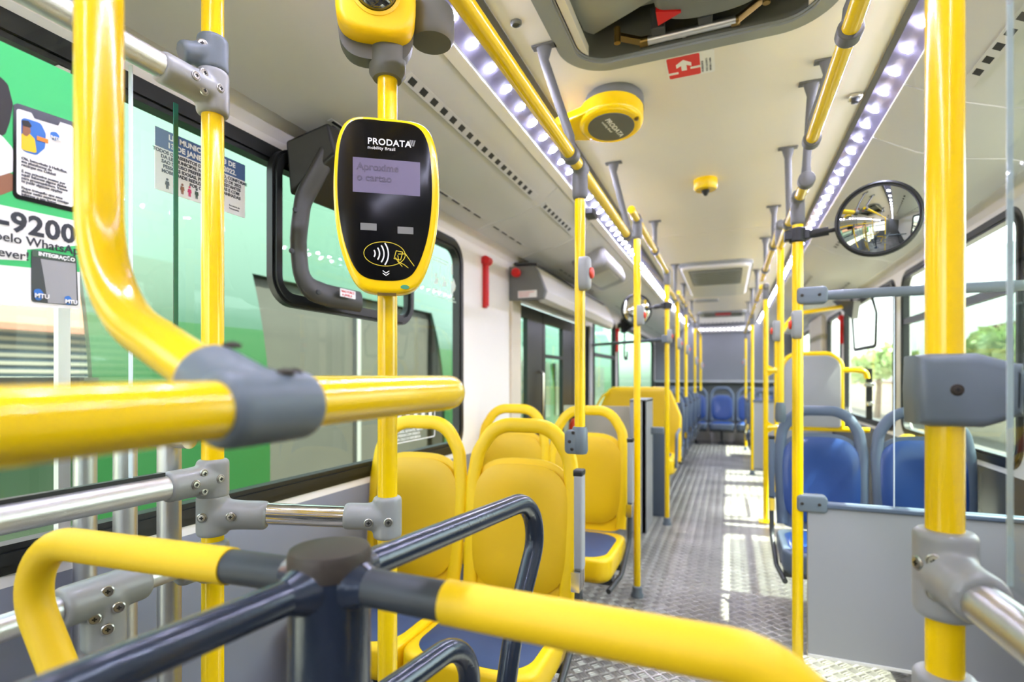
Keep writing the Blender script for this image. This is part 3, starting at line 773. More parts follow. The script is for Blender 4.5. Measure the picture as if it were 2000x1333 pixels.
p = pole('yellow pole ending on a blue aisle seat further back on the left', LX, 7.95, 1.0, 1.99, r=.0175, foot=False); joint(p, LX, 7.95, 2.0)
button(LX, 7.95, 1.45, 'grey stop button second from the rear on the left')
button(LX, 9.6, 1.42, 'grey stop button rearmost on the left')
# right poles
pM = pole('yellow pole holding the big round mirror and the grey panel', RX-.005, 2.25, FZ, 1.86, r=.019); joint(pM, RX-.005, 2.25, 1.87)
button(RX+.01, 2.25, 1.40, 'grey stop button on the pole below the big round mirror', -.02)
p = pole('yellow pole fixed to the frame of the blue aisle seat', RX, 3.02, 1.07, 1.95, r=.0165, foot=False); joint(p, RX, 3.02, 1.97)
m = MB(); m.tube([(RX,3.02,.98),(RX,3.02,1.0),(RX,3.02,1.06),(RX,3.02,1.08)], [.02,.026,.024,.019], 24); m.build('seat_clamp', 'dark_clamp', p)
button(RX, 3.02, 1.44, 'grey stop button above the blue aisle seat', -.02)
p = pole('yellow pole at the corner of the yellow rail frame', .27, 4.58, FZ, 1.9, r=.0185, foot=False); joint(p, .27, 4.58, 1.91)
m = MB(); m.box(.22,.33,4.52,4.64,FZ,FZ+.012); m.build('base_plate', 'yellow', p, bevel=.004)
p = pole('yellow pole in the right rear aisle, second from the rear', .26, 6.8, FZ, 1.91, r=.0175); joint(p, .26, 6.8, 1.92)
p = pole('yellow pole in the right rear aisle before the rear bench', .255, 9.1, FZ, 1.91, r=.0175); joint(p, .255, 9.1, 1.92)
button(.255, 9.1, 1.45, 'grey stop button rearmost on the right', -.02)
# ================================================================== seats
def make_seat(label, cat, group, shell, pad, cush, arm):
    """single bus seat facing -Y, origin on the floor under the middle of the backrest; returns the root"""
    t = thing('bus_seat', label, cat, (0,0,0), group)
    tilt = math.radians(7)
    up = V((0, math.sin(tilt), math.cos(tilt))); BT = frame_T(V((0,0,.36)), X_, up)     # local x, up along the back, normal to the front
    b = MB()
    o = []
    for i in range(64):
        a = 2*PI*i/64; c, s = math.cos(a), math.sin(a)
        w = .196 if s < 0 else .196
        e = 6 if s < 0 else 3.2
        o.append((w*math.copysign(abs(c)**(2/e), c), .235+(.245 if s > 0 else .235)*math.copysign(abs(s)**(2/e), s)))
    b.dome(o, BT @ Matrix.Translation((0,0,-.012)), .014, .012, 3, 8, dish=.012)
    b.build('backrest_shell', shell, t)
    hp = fillet([(-.172,.02,0),(-.182,.38,0),(-.168,.49,0),(-.105,.592,0),(.105,.592,0),(.168,.49,0),(.182,.38,0),(.172,.02,0)], [0,.3,.10,.11,.11,.10,.3,0], 10)
    pts = [BT @ (p + V((0,0,.006))) for p in hp]
    b = MB(); nr = BT.to_3x3() @ Z_
    b.tube(pts, .012, 18, up=nr, r2=.0255); b.build('frame_handle', shell, t)
    b = MB(); b.dome(selip(.358,.425,3.2,56,0,.248), BT @ Matrix.Translation((0,0,.008)), .022, .006, 5, 10, dish=.020); b.build('back_pad', pad, t)
    # pan and cushion
    SEATT = frame_T(V((0,-.20,.30)), X_, Y_)
    b = MB(); b.prism(rrect(.405,.43,.07,8,0,.0), SEATT, -.055, .055, bev=.018, bseg=4, bev0=.04)
    b.build('seat_pan', shell, t)
    b = MB(); b.dome(rrect(.345,.36,.09,8,0,-.015), SEATT @ Matrix.Translation((0,0,.05)), .030, .006, 4, 8, dish=.010); b.build('cushion', cush, t)
    b = MB(); b.box(-.19,.19,-.30,-.24,.21,.245).box(-.19,.19,-.10,-.05,.21,.245)
    b.box(-.02,.02,-.20,-.15,.02,.215).box(-.05,.05,-.27,-.07,0,.02); b.build('stand', 'dark', t, bevel=.004)
    if arm:
        x = .224*arm
        b = MB(); b.prism(rrect(.046,.30,.012,5), frame_T(V((x,-.035,.665)), Y_, V((0,.10,1))), -.012, .014, bev=.005, bev0=.005)
        A = b.build('armrest', 'greypanel' if shell == 'yellow_plastic' else 'seatgrey', t)
        b = MB(); b.prism(rrect(.048,.02,.006,5,0,.152), frame_T(V((x,-.035,.665)), Y_, V((0,.10,1))), -.013, .015, bev=.004); b.build('end_cap', 'black', A)
        b = MB()
        for k in range(4): b.box(x-.013, x+.013, -.085+k*.018, -.074+k*.018, .46, .52)
        b.build('pivot', 'chrome', A)
        b = MB(); b.tube(fillet([(x,-.03,.56),(x,-.07,.34),(x-.01*arm,-.22,.235),(x-.03*arm,-.40,.225)], .06), .011, 12); b.build('side_rail', 'dark', A)
    return t
ROW = .417
def put(proto, used, x, y, label):
    if not used: used.append(1); proto.location = (x,y,FZ); proto['label'] = label; return proto
    return dup(proto, (x,y,FZ), label)
yw = make_seat('x', 'seat', 'yellow priority seats', 'yellow_plastic', 'yellow_sat', 'navy', 0); ya = make_seat('x', 'seat', 'yellow priority seats', 'yellow_plastic', 'yellow_sat', 'navy', 1)
bw = make_seat('x', 'seat', 'blue seats', 'seatgrey', 'blue', 'blue', 0); ba = make_seat('x', 'seat', 'blue seats', 'seatgrey', 'blue', 'blue', 1); bb = make_seat('x', 'seat', 'blue seats', 'seatgrey', 'blue', 'blue', -1)
uyw, uya, ubw, uba, ubb = [], [], [], [], []
AX, WX = -.655, -1.065
put(yw, uyw, WX, 1.67, 'yellow seat with navy cushion at the window in the nearest pair')
put(ya, uya, AX, 1.67, 'yellow aisle seat of the nearest pair, its handle clamped to a pole')
put(yw, uyw, WX, 2.62, 'yellow window seat of the second pair from the camera, seen over the first')
put(ya, uya, AX, 2.62, 'yellow aisle seat of the second pair, with navy cushion in view')
for y, nm in ((6.25,'first'),(7.05,'second'),(7.85,'third'),(8.65,'fourth'),(9.4,'fifth')):
    put(bw, ubw, WX, y, 'blue window seat on the left, %s row behind the wide yellow seat' % nm)
    put(ba, uba, AX, y, 'blue aisle seat on the left, %s row behind the wide yellow seat' % nm)
put(bb, ubb, .425, 3.02, 'blue aisle seat on the right behind the grey panel, grey handle loop')
put(bw, ubw, .845, 3.02, 'sunlit blue window seat on the right behind the grey panel')
for y, nm in ((7.7,'before the last'),(8.6,'last')):
    put(bb, ubb, .46, y, 'blue aisle seat on the right at the rear, %s row' % nm)
    put(bw, ubw, .87, y, 'blue window seat on the right at the rear, %s row' % nm)
for k, nm in enumerate(('at the left end','second from the left','in the middle','second from the right','at the right end')):
    put(bw, ubw, XC-.86+k*.43, 10.02, 'blue seat of the rear bench, %s' % nm)
# wide yellow seat
t = thing('wide_seat', 'extra wide yellow seat with a high curved back facing forward', 'seat', (-.845, 5.45, FZ))
def WB(x, z, n): return V((-.845+x, 5.45+.10*(z-.4)-n, FZ+z))
o = fillet([(-.40,.30,0),(-.40,.74,0),(-.29,1.01,0),(.29,1.01,0),(.40,.74,0),(.40,.30,0)], [0,.12,.08,.08,.12,0], 8)
T = frame_T(V((-.845,5.45,FZ)), X_, V((0,.12,1)))
MB().dome([(p.x,p.y) for p in o][::-1], T, .03, .03, 5, 8, dish=.03).build('backrest', 'yellow_sat', t)
MB().tube([T @ (p+V((0,0,.01))) for p in o], .022, 12).build('back_frame', 'yellow_plastic', t)
MB().prism(rrect(.80,.46,.08,8), frame_T(V((-.845,5.22,FZ+.33)), X_, Y_), -.09, .06, bev=.03, bev0=.03).build('seat_pan', 'yellow_plastic', t)
MB().dome(rrect(.70,.38,.08,8), frame_T(V((-.845,5.21,FZ+.385)), X_, Y_), .03, .006, 4).build('cushion', 'navy', t)
MB().box(-1.1,-1.06,5.1,5.4,FZ,FZ+.25).box(-.62,-.58,5.1,5.4,FZ,FZ+.25).build('stand', 'dark', t)
MB().tube(fillet([(-.435,5.42,FZ+.62),(-.435,5.1,FZ+.60),(-.435,5.05,FZ+.3)], .05), .014, 10).build('armrest', 'seatgrey', t)
MB().tube(fillet([(-1.24,5.47,FZ+.70),(-1.262,5.47,FZ+.82),(-1.2,5.49,FZ+.93),(-1.13,5.5,FZ+.98)], .05), .012, 10).build('handle', 'yellow_plastic', t)
# ------------------------------------------------------------------ left partition by the wheelchair space
t = thing('partition', 'pale grey partition with an aluminium edge post behind the second yellow seats', 'partition', (-.6, 4.1, FZ))
MB().box(-1.26,-.645,4.28,4.30,FZ+.1,.98).build('board', 'cream', t)
MB().box(-.66,-.545,3.93,3.945,FZ,1.045).box(-.575,-.545,3.93,4.3,FZ,1.045).box(-.66,-.545,3.93,4.3,1.03,1.05).build('edge_post', 'greypanel', t, bevel=.003)
MB().box(-.645,-.58,3.945,3.95,FZ+.05,1.02).build('inner_strip', 'black', t)
MB().box(-.62,-.45,4.20,4.24,.775,.83).build('pole_clamp', 'dark_clamp', t, bevel=.008)
t = thing('side_panel', 'slate grey upright panel beside the pole before the wide yellow seat', 'partition', (-.55, 4.5, FZ))
MB().box(-.60,-.455,4.46,4.48,FZ,.78).build('board', 'seatgrey', t)
t = thing('fire_extinguisher', 'small orange-red fire extinguisher seen through the yellow seat handle', 'fire extinguisher', (-1.09, 4.0, .70))
MB().lathe([(.042,0),(.046,.02),(.046,.13),(.03,.165),(.014,.18)], Matrix.Translation((-1.09,4.0,.72)), 20).build('cylinder', 'hose', t)
MB().box(-1.105,-1.075,3.985,4.015,.895,.93).build('valve', 'black', t)
MB().box(-1.15,-1.03,4.05,4.08,.70,.95).build('wall_bracket', 'dark', t)
# ------------------------------------------------------------------ right: grey panel with glass, mirror, rails
t = thing('modesty_panel', 'pale grey panel with a glass sheet above it in front of the blue seats', 'partition', (.66, 2.25, FZ))
MB().box(.272,1.075,2.235,2.262,.19,.735).build('board', 'greypanel', t)
MB().box(.272,1.077,2.225,2.272,.728,.748).build('top_rail', 'seatgrey', t, bevel=.006)
MB().box(.272,1.076,2.23,2.267,.182,.192).build('bottom_edge', 'white', t)
g = MB().box(.54,1.07,2.246,2.252,.748,1.49).build('glass_pane', 'glass', t)
MB().box(.5385,.5415,2.2455,2.2525,.748,1.49).build('pane_edge', 'gedge2', g)
MB().cyl((RX+.01,2.25,1.505),(1.075,2.25,1.505), .0175, n=22).build('upper_rail', 'dark_clamp', t)
for z in (1.505,.742):
    m = MB(); m.prism(rrect(.10,.062,.014,5,.045,0), frame_T(V((RX-.005,2.25,z)), X_, Z_), -.026, .026, bev=.008, bev0=.008)
    K = m.build('clamp', 'dark_clamp', t)
    for a in (.012,.068): screw_mb((RX-.005+a,2.223,z), -Y_, .004).build('screw', ['armcap','black'], K)
def round_mirror(label, c, R, n, arm0, cl):
    t = thing('round_mirror', label, 'mirror', c, 'round convex mirrors')
    n = V(n).normalized(); T = frame_T(V(c), Z_.cross(n), Z_)
    m = MB(); m.lathe([(R*1.0,-.012),(R*1.05,-.004),(R*1.05,.008),(R*.99,.014),(R*.955,.008)], T, 56); m.build('rim', 'black', t)
    m = MB(); Rs = R*1.9
    m.lathe([(Rs*math.sin(a), .006+Rs*math.cos(a)-Rs*math.cos(.53)) for a in [.53*(1-i/14) for i in range(15)]], T, 56); m.build('convex_face', 'mirror', t)
    m = MB(); m.lathe([(R*.3,-.07),(R*.7,-.045),(R*1.0,-.012)], T, 40); m.build('back_cover', 'black', t)
    b = V(c)-n*.045
    m = MB(); m.tube([V(arm0), V(arm0).lerp(b,.35), b], .008, 12); m.tube([V(arm0), V(arm0).lerp(b,.30)], .016, 12); m.build('arm', 'black', t)
    m = MB(); m.tube([V(cl)-Z_*.026, V(cl)+Z_*.026], .029, 20); m.box(cl[0]-.045,cl[0]+.04,cl[1]-.02,cl[1]+.02,cl[2]-.018,cl[2]+.018); m.build('pole_clamp', 'black', t, bevel=.004)
    return t
round_mirror('big round convex mirror with a black rim held out from the right pole', (.475,2.17,1.745), .122, (-.30,-.95,-.05), (RX+.03,2.25,1.732), (RX-.005,2.25,1.732))
round_mirror('small round convex mirror with a black rim on a left pole further back', (-.655,4.2,1.73), .118, (.52,-.85,-.08), (LX-.03,4.23,1.755), (LX,4.23,1.755))
t = thing('rail_frame', 'yellow tube frame with two level rails and an upright grey board behind the blue seats', 'handrail', (.6, 4.58, FZ))
for z, e in ((1.262,.90),(.825,.95)):
    MB().cyl((.27,4.58,z),(e,4.58,z), .018, n=20).build('level_rail', 'yellow', t)
    m = MB()
    m.prism([(.275,-.05),(.34,-.012),(.34,.012),(.275,.05)][::1], frame_T(V((0,4.58,z)), X_, Z_), -.004, .004); m.build('gusset', 'yellow', t)
fp = fillet([(.385,4.58,.825),(.385,4.58,1.385),(.775,4.58,1.385),(.775,4.58,.825)], [0,.11,.11,0], 10)
MB().tube(fp, .0185, 18).build('board_frame', 'yellow', t)
o = fillet([(.395,.84,0),(.395,1.37,0),(.765,1.37,0),(.765,.84,0)], [.02,.10,.10,.02], 8, closed=True)
T = Matrix(((1,0,0,0),(0,0,-1,4.552),(0,1,0,0),(0,0,0,1)))
MB().prism([(p.x,p.y) for p in o][::-1], T, -.012, .012, bev=.004).build('board', 'greypanel', t)
MB().tube(fillet([(.86,4.58,1.262),(.925,4.57,1.25),(.935,4.57,1.20)], .03), .018, 14).build('end_bend', 'yellow', t)
t = thing('belt_strap', 'black wheelchair belt with a steel buckle hanging at the right window', 'belt', (.97,4.66,1.27))
MB().box(.945,.985,4.655,4.665,.90,1.275).build('strap', 'black', t, bevel=.002)
MB().box(.93,1.0,4.645,4.657,1.14,1.17).build('buckle', 'chrome', t, bevel=.004)
MB().box(.945,.99,4.63,4.656,1.0,1.03).build('buckle', 'chrome', t, bevel=.004)
t = thing('yellow_box', 'small rounded yellow box under the right window behind the blue seat', 'box', (1.02,3.95,.79))
MB().dome(rrect(.12,.10,.03,6), frame_T(V((1.02,3.95,.79)), X_, Y_), .05, .02, 3).build('cover', 'yellow_plastic', t)
t = thing('door_handrail', 'yellow curved tube arching up to the ceiling on the right', 'handrail', (.42,5.6,FZ))
MB().tube(fillet([(.42,5.6,FZ),(.42,5.6,1.55),(.56,5.6,1.80),(1.06,5.6,1.86)], [0,.2,.2,0], 10), .0185, 18).build('tube', 'yellow', t)
MB().lathe([(.034,0),(.034,.012),(.027,.05)], Matrix.Translation((.42,5.6,FZ)), 20).build('foot', 'dark_clamp', t)
t = thing('rear_partition', 'grey waist-high board between the rear right poles and the window', 'partition', (.66, 6.8, FZ))
MB().box(.275,1.06,6.79,6.81,FZ+.08,.93).build('board', 'greypanel', t)
MB().box(.265,1.07,6.78,6.82,.93,.955).build('top_rail', 'seatgrey', t)
t = thing('rear_pillar', 'cream pillar panel between the right windows', 'panel', (1.0, 7.9, FZ))
MB().box(1.03,1.078,7.32,8.35,FZ,2.0).build('board', 'cream', t, bevel=.01)
tag(MB().box(.30,.42,3.55,4.0,FZ+.001,FZ+.02).build('floor_ramp', 'yellow', bevel=.006), 'yellow strip plate on the floor beside the blue aisle seat', 'plate')
# ================================================================== ceiling fittings
t = thing('roof_hatch', 'big grey escape hatch with rounded corners and a raised lid in the near ceiling', 'roof hatch', (-.10,1.32,2.2))
T = Matrix(((1,0,0,-.10),(0,-1,0,1.322),(0,0,-1,2.2),(0,0,0,1)))
o = rrect(.76,.80,.15,12)
f = MB(); f.ring(o, inset(o,.055), T, -.02, .007); f.ring(inset(o,.008), inset(o,.05), T, .007, .013); f.build('frame', 'hatchgrey', t)
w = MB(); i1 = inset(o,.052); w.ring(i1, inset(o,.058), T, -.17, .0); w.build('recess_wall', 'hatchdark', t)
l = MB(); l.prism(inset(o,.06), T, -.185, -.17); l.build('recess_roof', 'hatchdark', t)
LT = frame_T(V((-.10,1.33,2.31)), X_, V((0,-1,.10)))
l = MB(); l.prism(rrect(.66,.60,.10,10,0,.03), LT, -.03, .0, bev=.012)
l.build('lid', 'hatchgrey', t)
l = MB(); l.prism([(-.42,1.40),(-.10,1.40),(-.10,1.45),(-.20,1.555),(-.41,1.655)][::1], Matrix(((1,0,0,0),(0,1,0,0),(0,0,1,2.27),(0,0,0,1))), 0, .012, bev=.002); l.build('lid_flap', 'lid', t)
l = MB(); l.ring(rrect(.50,.44,.10,10,.06,.06), rrect(.46,.40,.09,10,.06,.06), LT, 0, .012); l.build('lid_seal', 'black', t)
h = MB(); h.prism(selip(.30,.20,2.6,40,.06,-.18), LT, 0, .075, bev=.022, bseg=4); h.prism(selip(.15,.08,2.2,30,.08,-.17), LT, .075, .083, bev=.004); H = h.build('release_housing', 'midgrey', t)
h = MB(); h.prism([(-.085,-.20),(-.085,-.255),(-.02,-.225),(-.02,-.22)], LT, .05, .08); h.build('red_flap', 'red', H)
yb_ = 1.652
m = MB(); m.cyl((-.235,yb_,2.216),(.02,yb_-.004,2.216), .0125, n=18); m.cyl((-.125,yb_,2.216),(-.115,yb_,2.216), .0135, n=18); m.build('latch_rod', 'alu', t)
for a, b in (((-.235,yb_,2.216),(-.305,yb_-.055,2.216)),((.02,yb_,2.216),(.095,yb_-.075,2.218))):
    m = MB(); m.tube([a,b], .014, 4, r2=.006, up=(0,0,1)); m.tube([V(b)-Z_*.02, V(b)+Z_*.025], .010, 12); m.build('lever', 'bronze', t)
    m = MB(); m.tube([V(a)-V((.012,0,0)), V(a)+V((.012,0,0))], .0145, 14); m.build('ferrule', 'bronze', t)
for x in (-.19,-.06): MB().box(x-.02,x+.02,yb_-.05,yb_-.012,2.216,2.28).build('rod_clip', 'dark', t, bevel=.003)
# red sign on the ceiling
T = Matrix(((1,0,0,-.184),(0,-1,0,1.865),(0,0,-1,2.1995),(0,0,0,1)))
s = MB().prism(rrect(.145,.128,.008,4,.0725,.064), T, 0, .0008).build('exit_sign', 'paper'); s['label'] = 'red and white escape sign with an arrow, stuck on the ceiling by the hatch'; s['category'] = 'sign'
q = MB().prism(rrect(.098,.120,.006,4,.053,.064), T, .0008, .0012).build('red_field', 'redsign', s)
a = MB(); a.prism([(.045,.042),(.061,.042),(.061,.072),(.076,.062),(.076,.082),(.053,.104),(.030,.082),(.030,.062),(.045,.072)], T, .0012, .0016)
a.box(.004,.034,.028,.040,.0012,.0016,0,T); a.box(.072,.102,.044,.056,.0012,.0016,0,T); a.build('arrow', 'paper', s)
text('sign_text', [('EM EMERGENCIA', .0085, T @ Matrix.Translation((.137-.026+.0,.012,.001)) @ Matrix.Rotation(PI/2,4,'Z')), ('PUXE A ALAVANCA', .0085, T @ Matrix.Translation((.124,.012,.001)) @ Matrix.Rotation(PI/2,4,'Z')), ('EMPURRE A TAMPA', .0085, T @ Matrix.Translation((.135,.012,.001)) @ Matrix.Rotation(PI/2,4,'Z'))], 'inkgrey', s)
# ceiling reader disc
c = V((-.385,1.90,2.115)); nz = V((.02,-.14,-1)).normalized()
T = frame_T(c, V((1,0,.02)), nz.cross(V((1,0,.02))))
t = thing('ceiling_disc', 'yellow ring-shaped device with a grey centre under the left side of the ceiling', 'device', c)
m = MB(); m.prism(selip(.225,.225,2,56), T, -.035, .024, bev=.02, bseg=5)
m.prism([(-.19,-.05),(-.05,-.095),(-.05,.095),(-.19,.05)][::1], T, -.02, .012, bev=.008); m.build('ring_body', 'yellow', t)
m = MB(); m.prism(selip(.208,.208,2,48,.01,0), T, -.078, -.033, bev0=.01); m.build('mount', 'midgrey', t)
m = MB(); m.prism(selip(.162,.162,2,48), T, .0235, .0265, bev=.001); m.build('face', 'hatchdark', t, label='dark grey round face')
TT = T @ Matrix.Rotation(math.radians(-75),4,'Z')
text('brand_lettering', [('PRODATA', .026, TT @ Matrix.Translation((-.052,.002,.0266)), .0004), ('mobility Brasil', .0125, TT @ Matrix.Translation((-.046,-.014,.0266)))], 'paper', t)
m = MB(); m.lathe([(.008,.02),(.008,.027),(.004,.030)], T @ Matrix.Translation((.092,.02,0)), 16); m.build('lock', 'bronze', t)
# smoke sensor
c = V((-.105,2.87,2.2))
t = thing('smoke_sensor', 'small yellow round sensor with a black tip on the middle of the ceiling', 'sensor', c)
T = Matrix(((1,0,0,c.x),(0,-1,0,c.y),(0,0,-1,2.2),(0,0,0,1)))
MB().lathe([(.056,0),(.058,.006),(.058,.042),(.05,.052),(.001,.053)], T, 40).build('housing', 'yellow', t)
MB().lathe([(.018,.052),(.02,.06),(.014,.068),(.009,.078),(.001,.082)], T, 20).build('tip', 'black', t)
t = thing('air_conditioner', 'cream air vent unit with a louvred grille in the ceiling', 'air vent', (XC, 5.7, 2.2))
T = Matrix(((1,0,0,-.105),(0,-1,0,5.75),(0,0,-1,2.2),(0,0,0,1)))
o = rrect(.58,1.75,.10,10)
MB().prism(o, T, 0, .055, bev=.03, bseg=4).build('housing', 'wallgrey', t)
m = MB(); m.ring(inset(o,-.012), inset(o,.004), T, 0, .03); m.build('edge_frame', 'hatchgrey', t)
m = MB(); m.prism(rrect(.44,.80,.02,4,0,.38), T, .0545, .058); 
for k in range(9): m.box(-.21,.21,.02+k*.085,.07+k*.085,.058,.066,1,T)
m.build('grille', ['hatchdark','hatchgrey'], t)
t = thing('rear_hatch', 'dark grey roof hatch far back in the ceiling', 'roof hatch', (XC, 8.8, 2.2))
T = Matrix(((1,0,0,XC+.02),(0,-1,0,8.8),(0,0,-1,2.2),(0,0,0,1)))
o = rrect(.66,.66,.10,8)
MB().ring(o, inset(o,.06), T, 0, .025).build('frame', 'hatchgrey', t)
MB().prism(inset(o,.06), T, .001, .004).build('lid', 'hatchdark', t)
MB().box(-.1,.12,-.08,.08,.004,.03,0,T).build('release_handle', 'red', t)
tag(MB().prism(selip(.30,.10,4,24), Matrix(((1,0,0,-.26),(0,-1,0,7.2),(0,0,-1,2.2),(0,0,0,1))), 0, .03, bev=.01).build('ceiling_lamp', 'hatchgrey'), 'small long grey fitting on the ceiling behind the air vent', 'fitting')
p = P(1008,43,Z=2.2); tag(MB().lathe([(.016,0),(.016,.006),(.011,.010),(.011,.004),(.001,.004)], Matrix(((1,0,0,p.x),(0,-1,0,p.y),(0,0,-1,2.2),(0,0,0,1))), 20).build('ceiling_plug', 'midgrey'), 'small dark round plug in the ceiling left of the hatch', 'plug')
p = P(1670,186,Z=2.2); t = thing('ceiling_lock', 'small chrome lock beside the right light strip', 'lock', p)
MB().box(p.x-.02,p.x+.02,p.y-.02,p.y+.02,2.185,2.2).build('plate', 'chrome', t, bevel=.004)
MB().lathe([(.012,0),(.012,.012),(.005,.014)], Matrix(((1,0,0,p.x),(0,-1,0,p.y),(0,0,-1,2.185),(0,0,0,1))), 16).build('barrel', 'dark', t)
# speaker box on the left duct panels
t = thing('speaker_box', 'grey box with rounded edges hanging on the left duct panel behind the first pole', 'speaker', (-.90,4.0,2.0))
x, z, sl = on_panel(-1, .38); r_ = Y_; u_ = V((1,0,sl)).normalized(); T = frame_T(V((x+.01,3.95,z)), r_, u_)
if (T.to_3x3() @ Z_).z > 0: T = frame_T(V((x+.01,3.95,z)), -r_, u_)
MB().prism(rrect(.75,.24,.05,6), T, -.01, .11, bev=.05, bseg=4).build('housing', 'greypanel', t)
MB().prism(rrect(.40,.16,.03,6), T, .109, .113, bev=.002).build('cover', 'panel', t)
t = thing('data_recorder', 'small black box fixed at the light strip above the second left pole', 'box', (-.69,2.95,2.12))
MB().box(-.735,-.68,2.86,2.98,2.095,2.13).build('housing', 'black', t, bevel=.004)
# ================================================================== on the left wall
def wallT(x, y, z): return Matrix(((0,0,1,x),(1,0,0,y),(0,1,0,z),(0,0,0,1)))
def wall_T(x, y0, z0): return wallT(x, y0, z0)
# hinged upper window with black bracket
t = thing('hinged_window_frame', 'black rounded frame and bent bracket of the hinged upper window behind the card reader', 'window frame', (-1.25,1.55,1.45))
o = rrect(.76,.48,.09,10,1.58,1.66)
m = MB(); T = wallT(-1.262,0,0); m.ring(o, inset(o,.04), T, 0, .022); m.ring(inset(o,.008), inset(o,.03), T, .022, .032); F_ = m.build('frame', 'black', t)
g = MB(); g.prism(inset(o,.03), T, .004, .008); g.build('pane', 'wglass', F_)
def LP(px, py, X): return P(px, py, X=X)
path = [LP(662,262,-1.10), LP(592,390,-1.165), LP(582,470,-1.17), LP(590,560,-1.175), LP(640,578,-1.18), LP(702,590,-1.185)]
pts = fillet(path, [0,.12,.2,.09,.06,0], 8)
m = MB(); m.tube(pts, .0345, 20, up=(1,0,0), r2=.0345) if 0 else m.tube(pts, .014, 20, up=(1,.15,.0), r2=.036)
B = m.build('bracket_arm', 'blackarm', t, label='wide bent black arm')
for px_, py_ in ((577,410),(570,490),(622,571)):
    q = LP(px_, py_, -1.15); screw_mb(q, (.9,-.4,0), .006).build('screw', ['dark','black'], B)
m = MB(); a, b, c_, d_ = LP(557,275,-1.22), LP(640,238,-1.08), LP(655,300,-1.08), LP(565,380,-1.22)
vs = [a, b, c_, d_]; bk = [p + V((-.03,.30,.02)) for p in vs]
m.add(vs+bk, [(0,1,2,3),(7,6,5,4),(0,4,5,1),(1,5,6,2),(2,6,7,3),(3,7,4,0)]); m.build('hinge_housing', 'black', t, bevel=.008)
a = LP(664,563,-1.155); s = MB().box(0,.075,-.026,.0,0,.002,0,wallT(-1.155,a.y,a.z)).build('warning_label', 'paper', t)
text('warning_text', [('NAO FORCE', .0115, wallT(-1.1525,a.y+.004,a.z-.012)), ('A JANELA', .0115, wallT(-1.1525,a.y+.008,a.z-.023))], 'red', s)
# public notice on the window
s = MB().box(0,.258,0,.150,0,.0012,0,wallT(-1.272,.874,1.655)).build('public_notice', 'paper'); tag(s, 'white paper notice with a blue heading stuck on the front window', 'notice')
m = MB().box(0,.258,.104,.150,.0012,.0016,0,wallT(-1.272,.874,1.655)).build('blue_heading', 'navyprint', s)
T0 = wallT(-1.272,.874,1.655)
def N(x, y): return T0 @ Matrix.Translation((x,y,.0019))
text('heading_text', [('LEI MUNICIPAL Nº 3 DE', .0185, N(.129,.130), .0006, 'CENTER'), ('13 DE JANEIRO DE 2022.', .0185, N(.129,.110), .0006, 'CENTER')], 'paper', m)
text('body_text', [(b, .0115, N(.129,.092-k*.0115), .0003, 'CENTER') for k, b in enumerate(('TODOS OS ASSENTOS DESTE VEICULO, CONFORME','DA LEI MUNICIPAL Nº 3 DE JANEIRO DE 2022','SAO DE USO PREFERENCIAL DE GESTANTES','PESSOAS IDOSAS, PESSOAS OBESAS E COM','MOBILIDADE REDUZIDA, ACOMPANHADAS','POR CRIANCAS'))], 'ink', s)
cols = ['hair','orange','skin','pink','busgreen','postblue','pink','orange']
for k, cn in enumerate(cols):
    x = .030+k*.0195; m = MB(); TT = N(x,.008)
    m.prism(selip(.006,.006,2,12,0,.0235), TT, 0, .0003); m.prism(fillet and [(-.004,.019),(.004,.019),(.0055,.010),(.0032,.010),(.0028,0),(.0006,0),(0,.008),(-.0006,0),(-.0028,0),(-.0032,.010),(-.0055,.010)][::-1], TT, 0, .0003)
    m.build('pictogram', cn, s, label='small coloured figure')
text('small_print', [('Secretaria de', .0065, N(.205,.020)), ('Transportes', .0065, N(.205,.012))], 'inkgrey', s)
# pictogram stickers on the window
s = MB().ring(rrect(.158,.185,.012,4,.079,.0925), rrect(.152,.179,.010,4,.079,.0925), wallT(-1.268,2.16,1.585), 0, .001).build('window_sticker', 'pale'); tag(s, 'pale outlined sticker with two pictograms in the green window corner', 'sticker')
T0 = wallT(-1.268,2.16,1.585)
m = MB(); m.box(.0775,.0805,.006,.150,0,.001,0,T0)
for x in (.04,.118): m.prism(selip(.02,.02,2,12,x,.10), T0, 0, .001); m.prism([(x-.022,.055),(x+.02,.062),(x+.022,.085),(x,.09)], T0, 0, .001); m.box(x-.025,x+.025,.022,.034,0,.001,0,T0)
m.build('pictograms', 'pale', s); text('sticker_text', [('SAIDA DE EMERGENCIA', .0125, T0 @ Matrix.Translation((.008,.164,.0008)), .0002)], 'pale', s)
s = MB(); T0 = wallT(-1.268,2.335,1.565); s.prism([(.012,.095),(.028,.095),(.028,.06),(.05,.075),(.06,.10),(.045,.125),(.03,.135),(.03,.115),(.012,.115)][::-1], T0, 0, .001); s.box(.014,.028,.15,.20,0,.001,0,T0); s.box(.012,.03,.045,.095,0,.001,0,T0)
s = s.build('exit_sticker', 'pale'); tag(s, 'pale arrow figure sticker at the right edge of the green window', 'sticker')
text('sticker_text', [('SAIDA DE', .0125, T0 @ Matrix.Translation((-.005,.028,.0006))), ('EMERGENCIA', .0125, T0 @ Matrix.Translation((-.012,.014,.0006)))], 'pale', s)
T0 = wallT(-1.268,1.86,.93)
s = MB().ring(rrect(.33,.150,.012,4,.165,.075), rrect(.322,.142,.010,4,.165,.075), T0, 0, .001).build('priority_sticker', 'paper'); tag(s, 'white outlined priority seat sticker with a row of figures low on the window', 'sticker')
m = MB()
